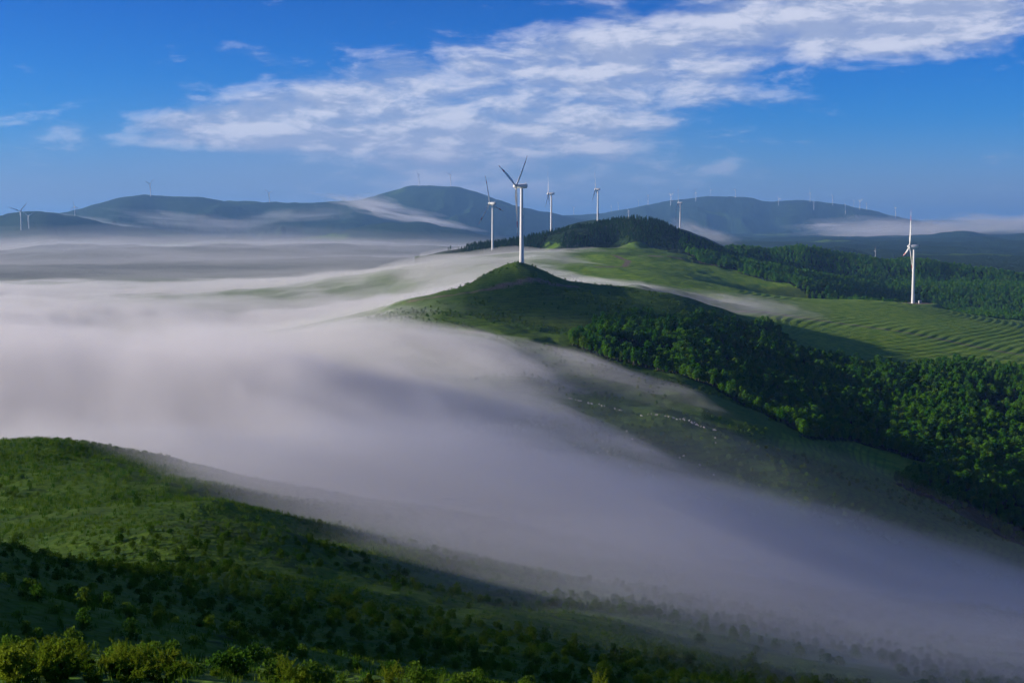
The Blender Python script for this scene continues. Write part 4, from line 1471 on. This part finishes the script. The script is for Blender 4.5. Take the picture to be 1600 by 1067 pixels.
for k, (mul, dens) in enumerate([(0.40, 0.00034), (0.85, 0.00018), (1.4, 0.00010), (2.0, 0.00006)]):
    th = FT2 * mul + 30 * fbm(FX / 520.0 + 7 * k, FY / 330.0, 4, 70 + k)
    th = np.where(FT2 < 0, np.minimum(th, FT2), th)
    th = np.maximum(th, -6)
    base_h = np.minimum(FH, -85)
    top = np.where(th < 0, FH - 6, np.maximum(base_h + th, FH - 6))
    o = closed_sheet('far_mist', np.stack([FX, FY, top], -1).reshape(-1, 3), *FX.shape, -330.0, vol_mat('far_mist_%d' % k, (0.95, 0.95, 0.97), dens))
    tag(o, 'thin mist over the far edge of the fog sea', 'mist', kind='stuff')

# ------------------------------------------------------------------ air
me = bpy.data.meshes.new('haze')
bm = bmesh.new()
bmesh.ops.create_cube(bm, size=1.0)
bmesh.ops.scale(bm, vec=(110000, 110000, 1400), verts=bm.verts)
bmesh.ops.translate(bm, vec=(0, 0, -1400 / 2 + 530), verts=bm.verts)
bm.to_mesh(me); bm.free()
me.materials.append(vol_mat('haze_air', (0.26, 0.55, 1.0), 5.2e-5, 0.2))
hz = bpy.data.objects.new('haze', me)
col.objects.link(hz)
tag(hz, 'thin blue morning haze over the hills', 'haze', kind='stuff')
# ------------------------------------------------------------------ cloud and mist clinging to the far mountains
def mist(center, rad, dens, seed, label, tilt=0.0, layers=3, rough=0.75, fade=0.55):
    for k in range(layers):
        q = 1.0 - 0.27 * k
        bm = bmesh.new()
        bmesh.ops.create_icosphere(bm, subdivisions=5, radius=1.0)
        co = np.array([v.co[:] for v in bm.verts])
        n1 = fbm(co[:, 0] * 1.6 + seed, co[:, 2] * 2.2 + co[:, 1] * 1.4 + k * 0.2, 4, seed, 0.6)
        co = co * (q * (1 + rough * 1.3 * n1))[:, None]
        p = co * np.array(rad)
        c, s = math.cos(tilt), math.sin(tilt)
        p = np.stack([p[:, 0] * c - p[:, 2] * s, p[:, 1], p[:, 0] * s + p[:, 2] * c], -1) + np.array(center)
        for v, a in zip(bm.verts, p): v.co = a
        me = bpy.data.meshes.new('mist_bank')
        bm.to_mesh(me); bm.free()
        me.materials.append(vol_mat('mist', (0.95, 0.95, 0.97), dens * (0.5, 1.0, 1.6)[k] * fade, 0.1))
        o = bpy.data.objects.new('mist_bank', me); col.objects.link(o)
        tag(o, label, 'mist', kind='stuff')


mist(px(1420, 362, 10385), (700, 651, 95), 0.00142, 3, 'grey cloud bank lying against the broad mountain')
mist(px(1560, 352, 10695), (680, 651, 95), 0.00129, 9, 'soft end of the cloud bank at the right edge')
mist(px(1285, 352, 10075), (116, 248, 15), 0.00194, 5, 'small cloud shred left of the cloud bank')
mist(px(585, 322, 9920), (356, 651, 52), 0.00155, 7, 'cloud spilling over the saddle beside the dome-shaped mountain', R(-8))
mist(px(655, 342, 9145), (325, 542, 31), 0.00194, 8, 'tongue of cloud running down the slope of the dome-shaped mountain', R(-11))
mist(px(300, 345, 9300), (511, 465, 46), 0.00065, 12, 'thin mist veil on the long mountain', R(-4), 2)
mist(px(440, 340, 9610), (403, 465, 54), 0.00065, 14, 'thin mist rags under the crest of the long mountain', R(5), 2)
mist(px(130, 345, 8835), (341, 387, 34), 0.00065, 15, 'thin mist running over the low hill at left', R(-8), 2)
mist(px(1095, 362, 4485), (91, 208, 20), 0.00215, 16, 'wisp of mist behind the wooded peak', R(-16), 2)


# ------------------------------------------------------------------ unseen low clouds added on the sunward left, to shade valley, near slope and knoll
def shade_cloud(target, half_x, half_y, seed, label, zc=640.0, tau=3.0):
    t = (zc - target[2]) / sun_dir.z
    c = (target[0] + sun_dir.x * t, target[1] + sun_dir.y * t, zc)
    rz = half_x * math.tan(SUN_EL) * 0.8
    rx = half_x * 0.6
    dens = tau / (1.5 * rx)
    mist(c, (rx, half_y, rz), dens * 0.45, seed, label, 0.0, 3, 0.35, 1.0)


shade_cloud((250, 400, -95), 200, 400, 31, 'unseen low cloud added on the sunward side to shade the valley', 720.0, 1.3)
shade_cloud((275, 650, -105), 105, 140, 35, 'unseen low cloud added on the sunward side to shade the sheep slope', 780.0, 2.6)
shade_cloud((46, 112, -36), 72, 80, 37, 'small unseen cloud added on the sunward side to shade the near right slope', 660.0, 2.6)
shade_cloud((10, 1210, -60), 120, 150, 39, 'flat unseen cloud added on the sunward side to shade the knoll', 700.0, 4.0)
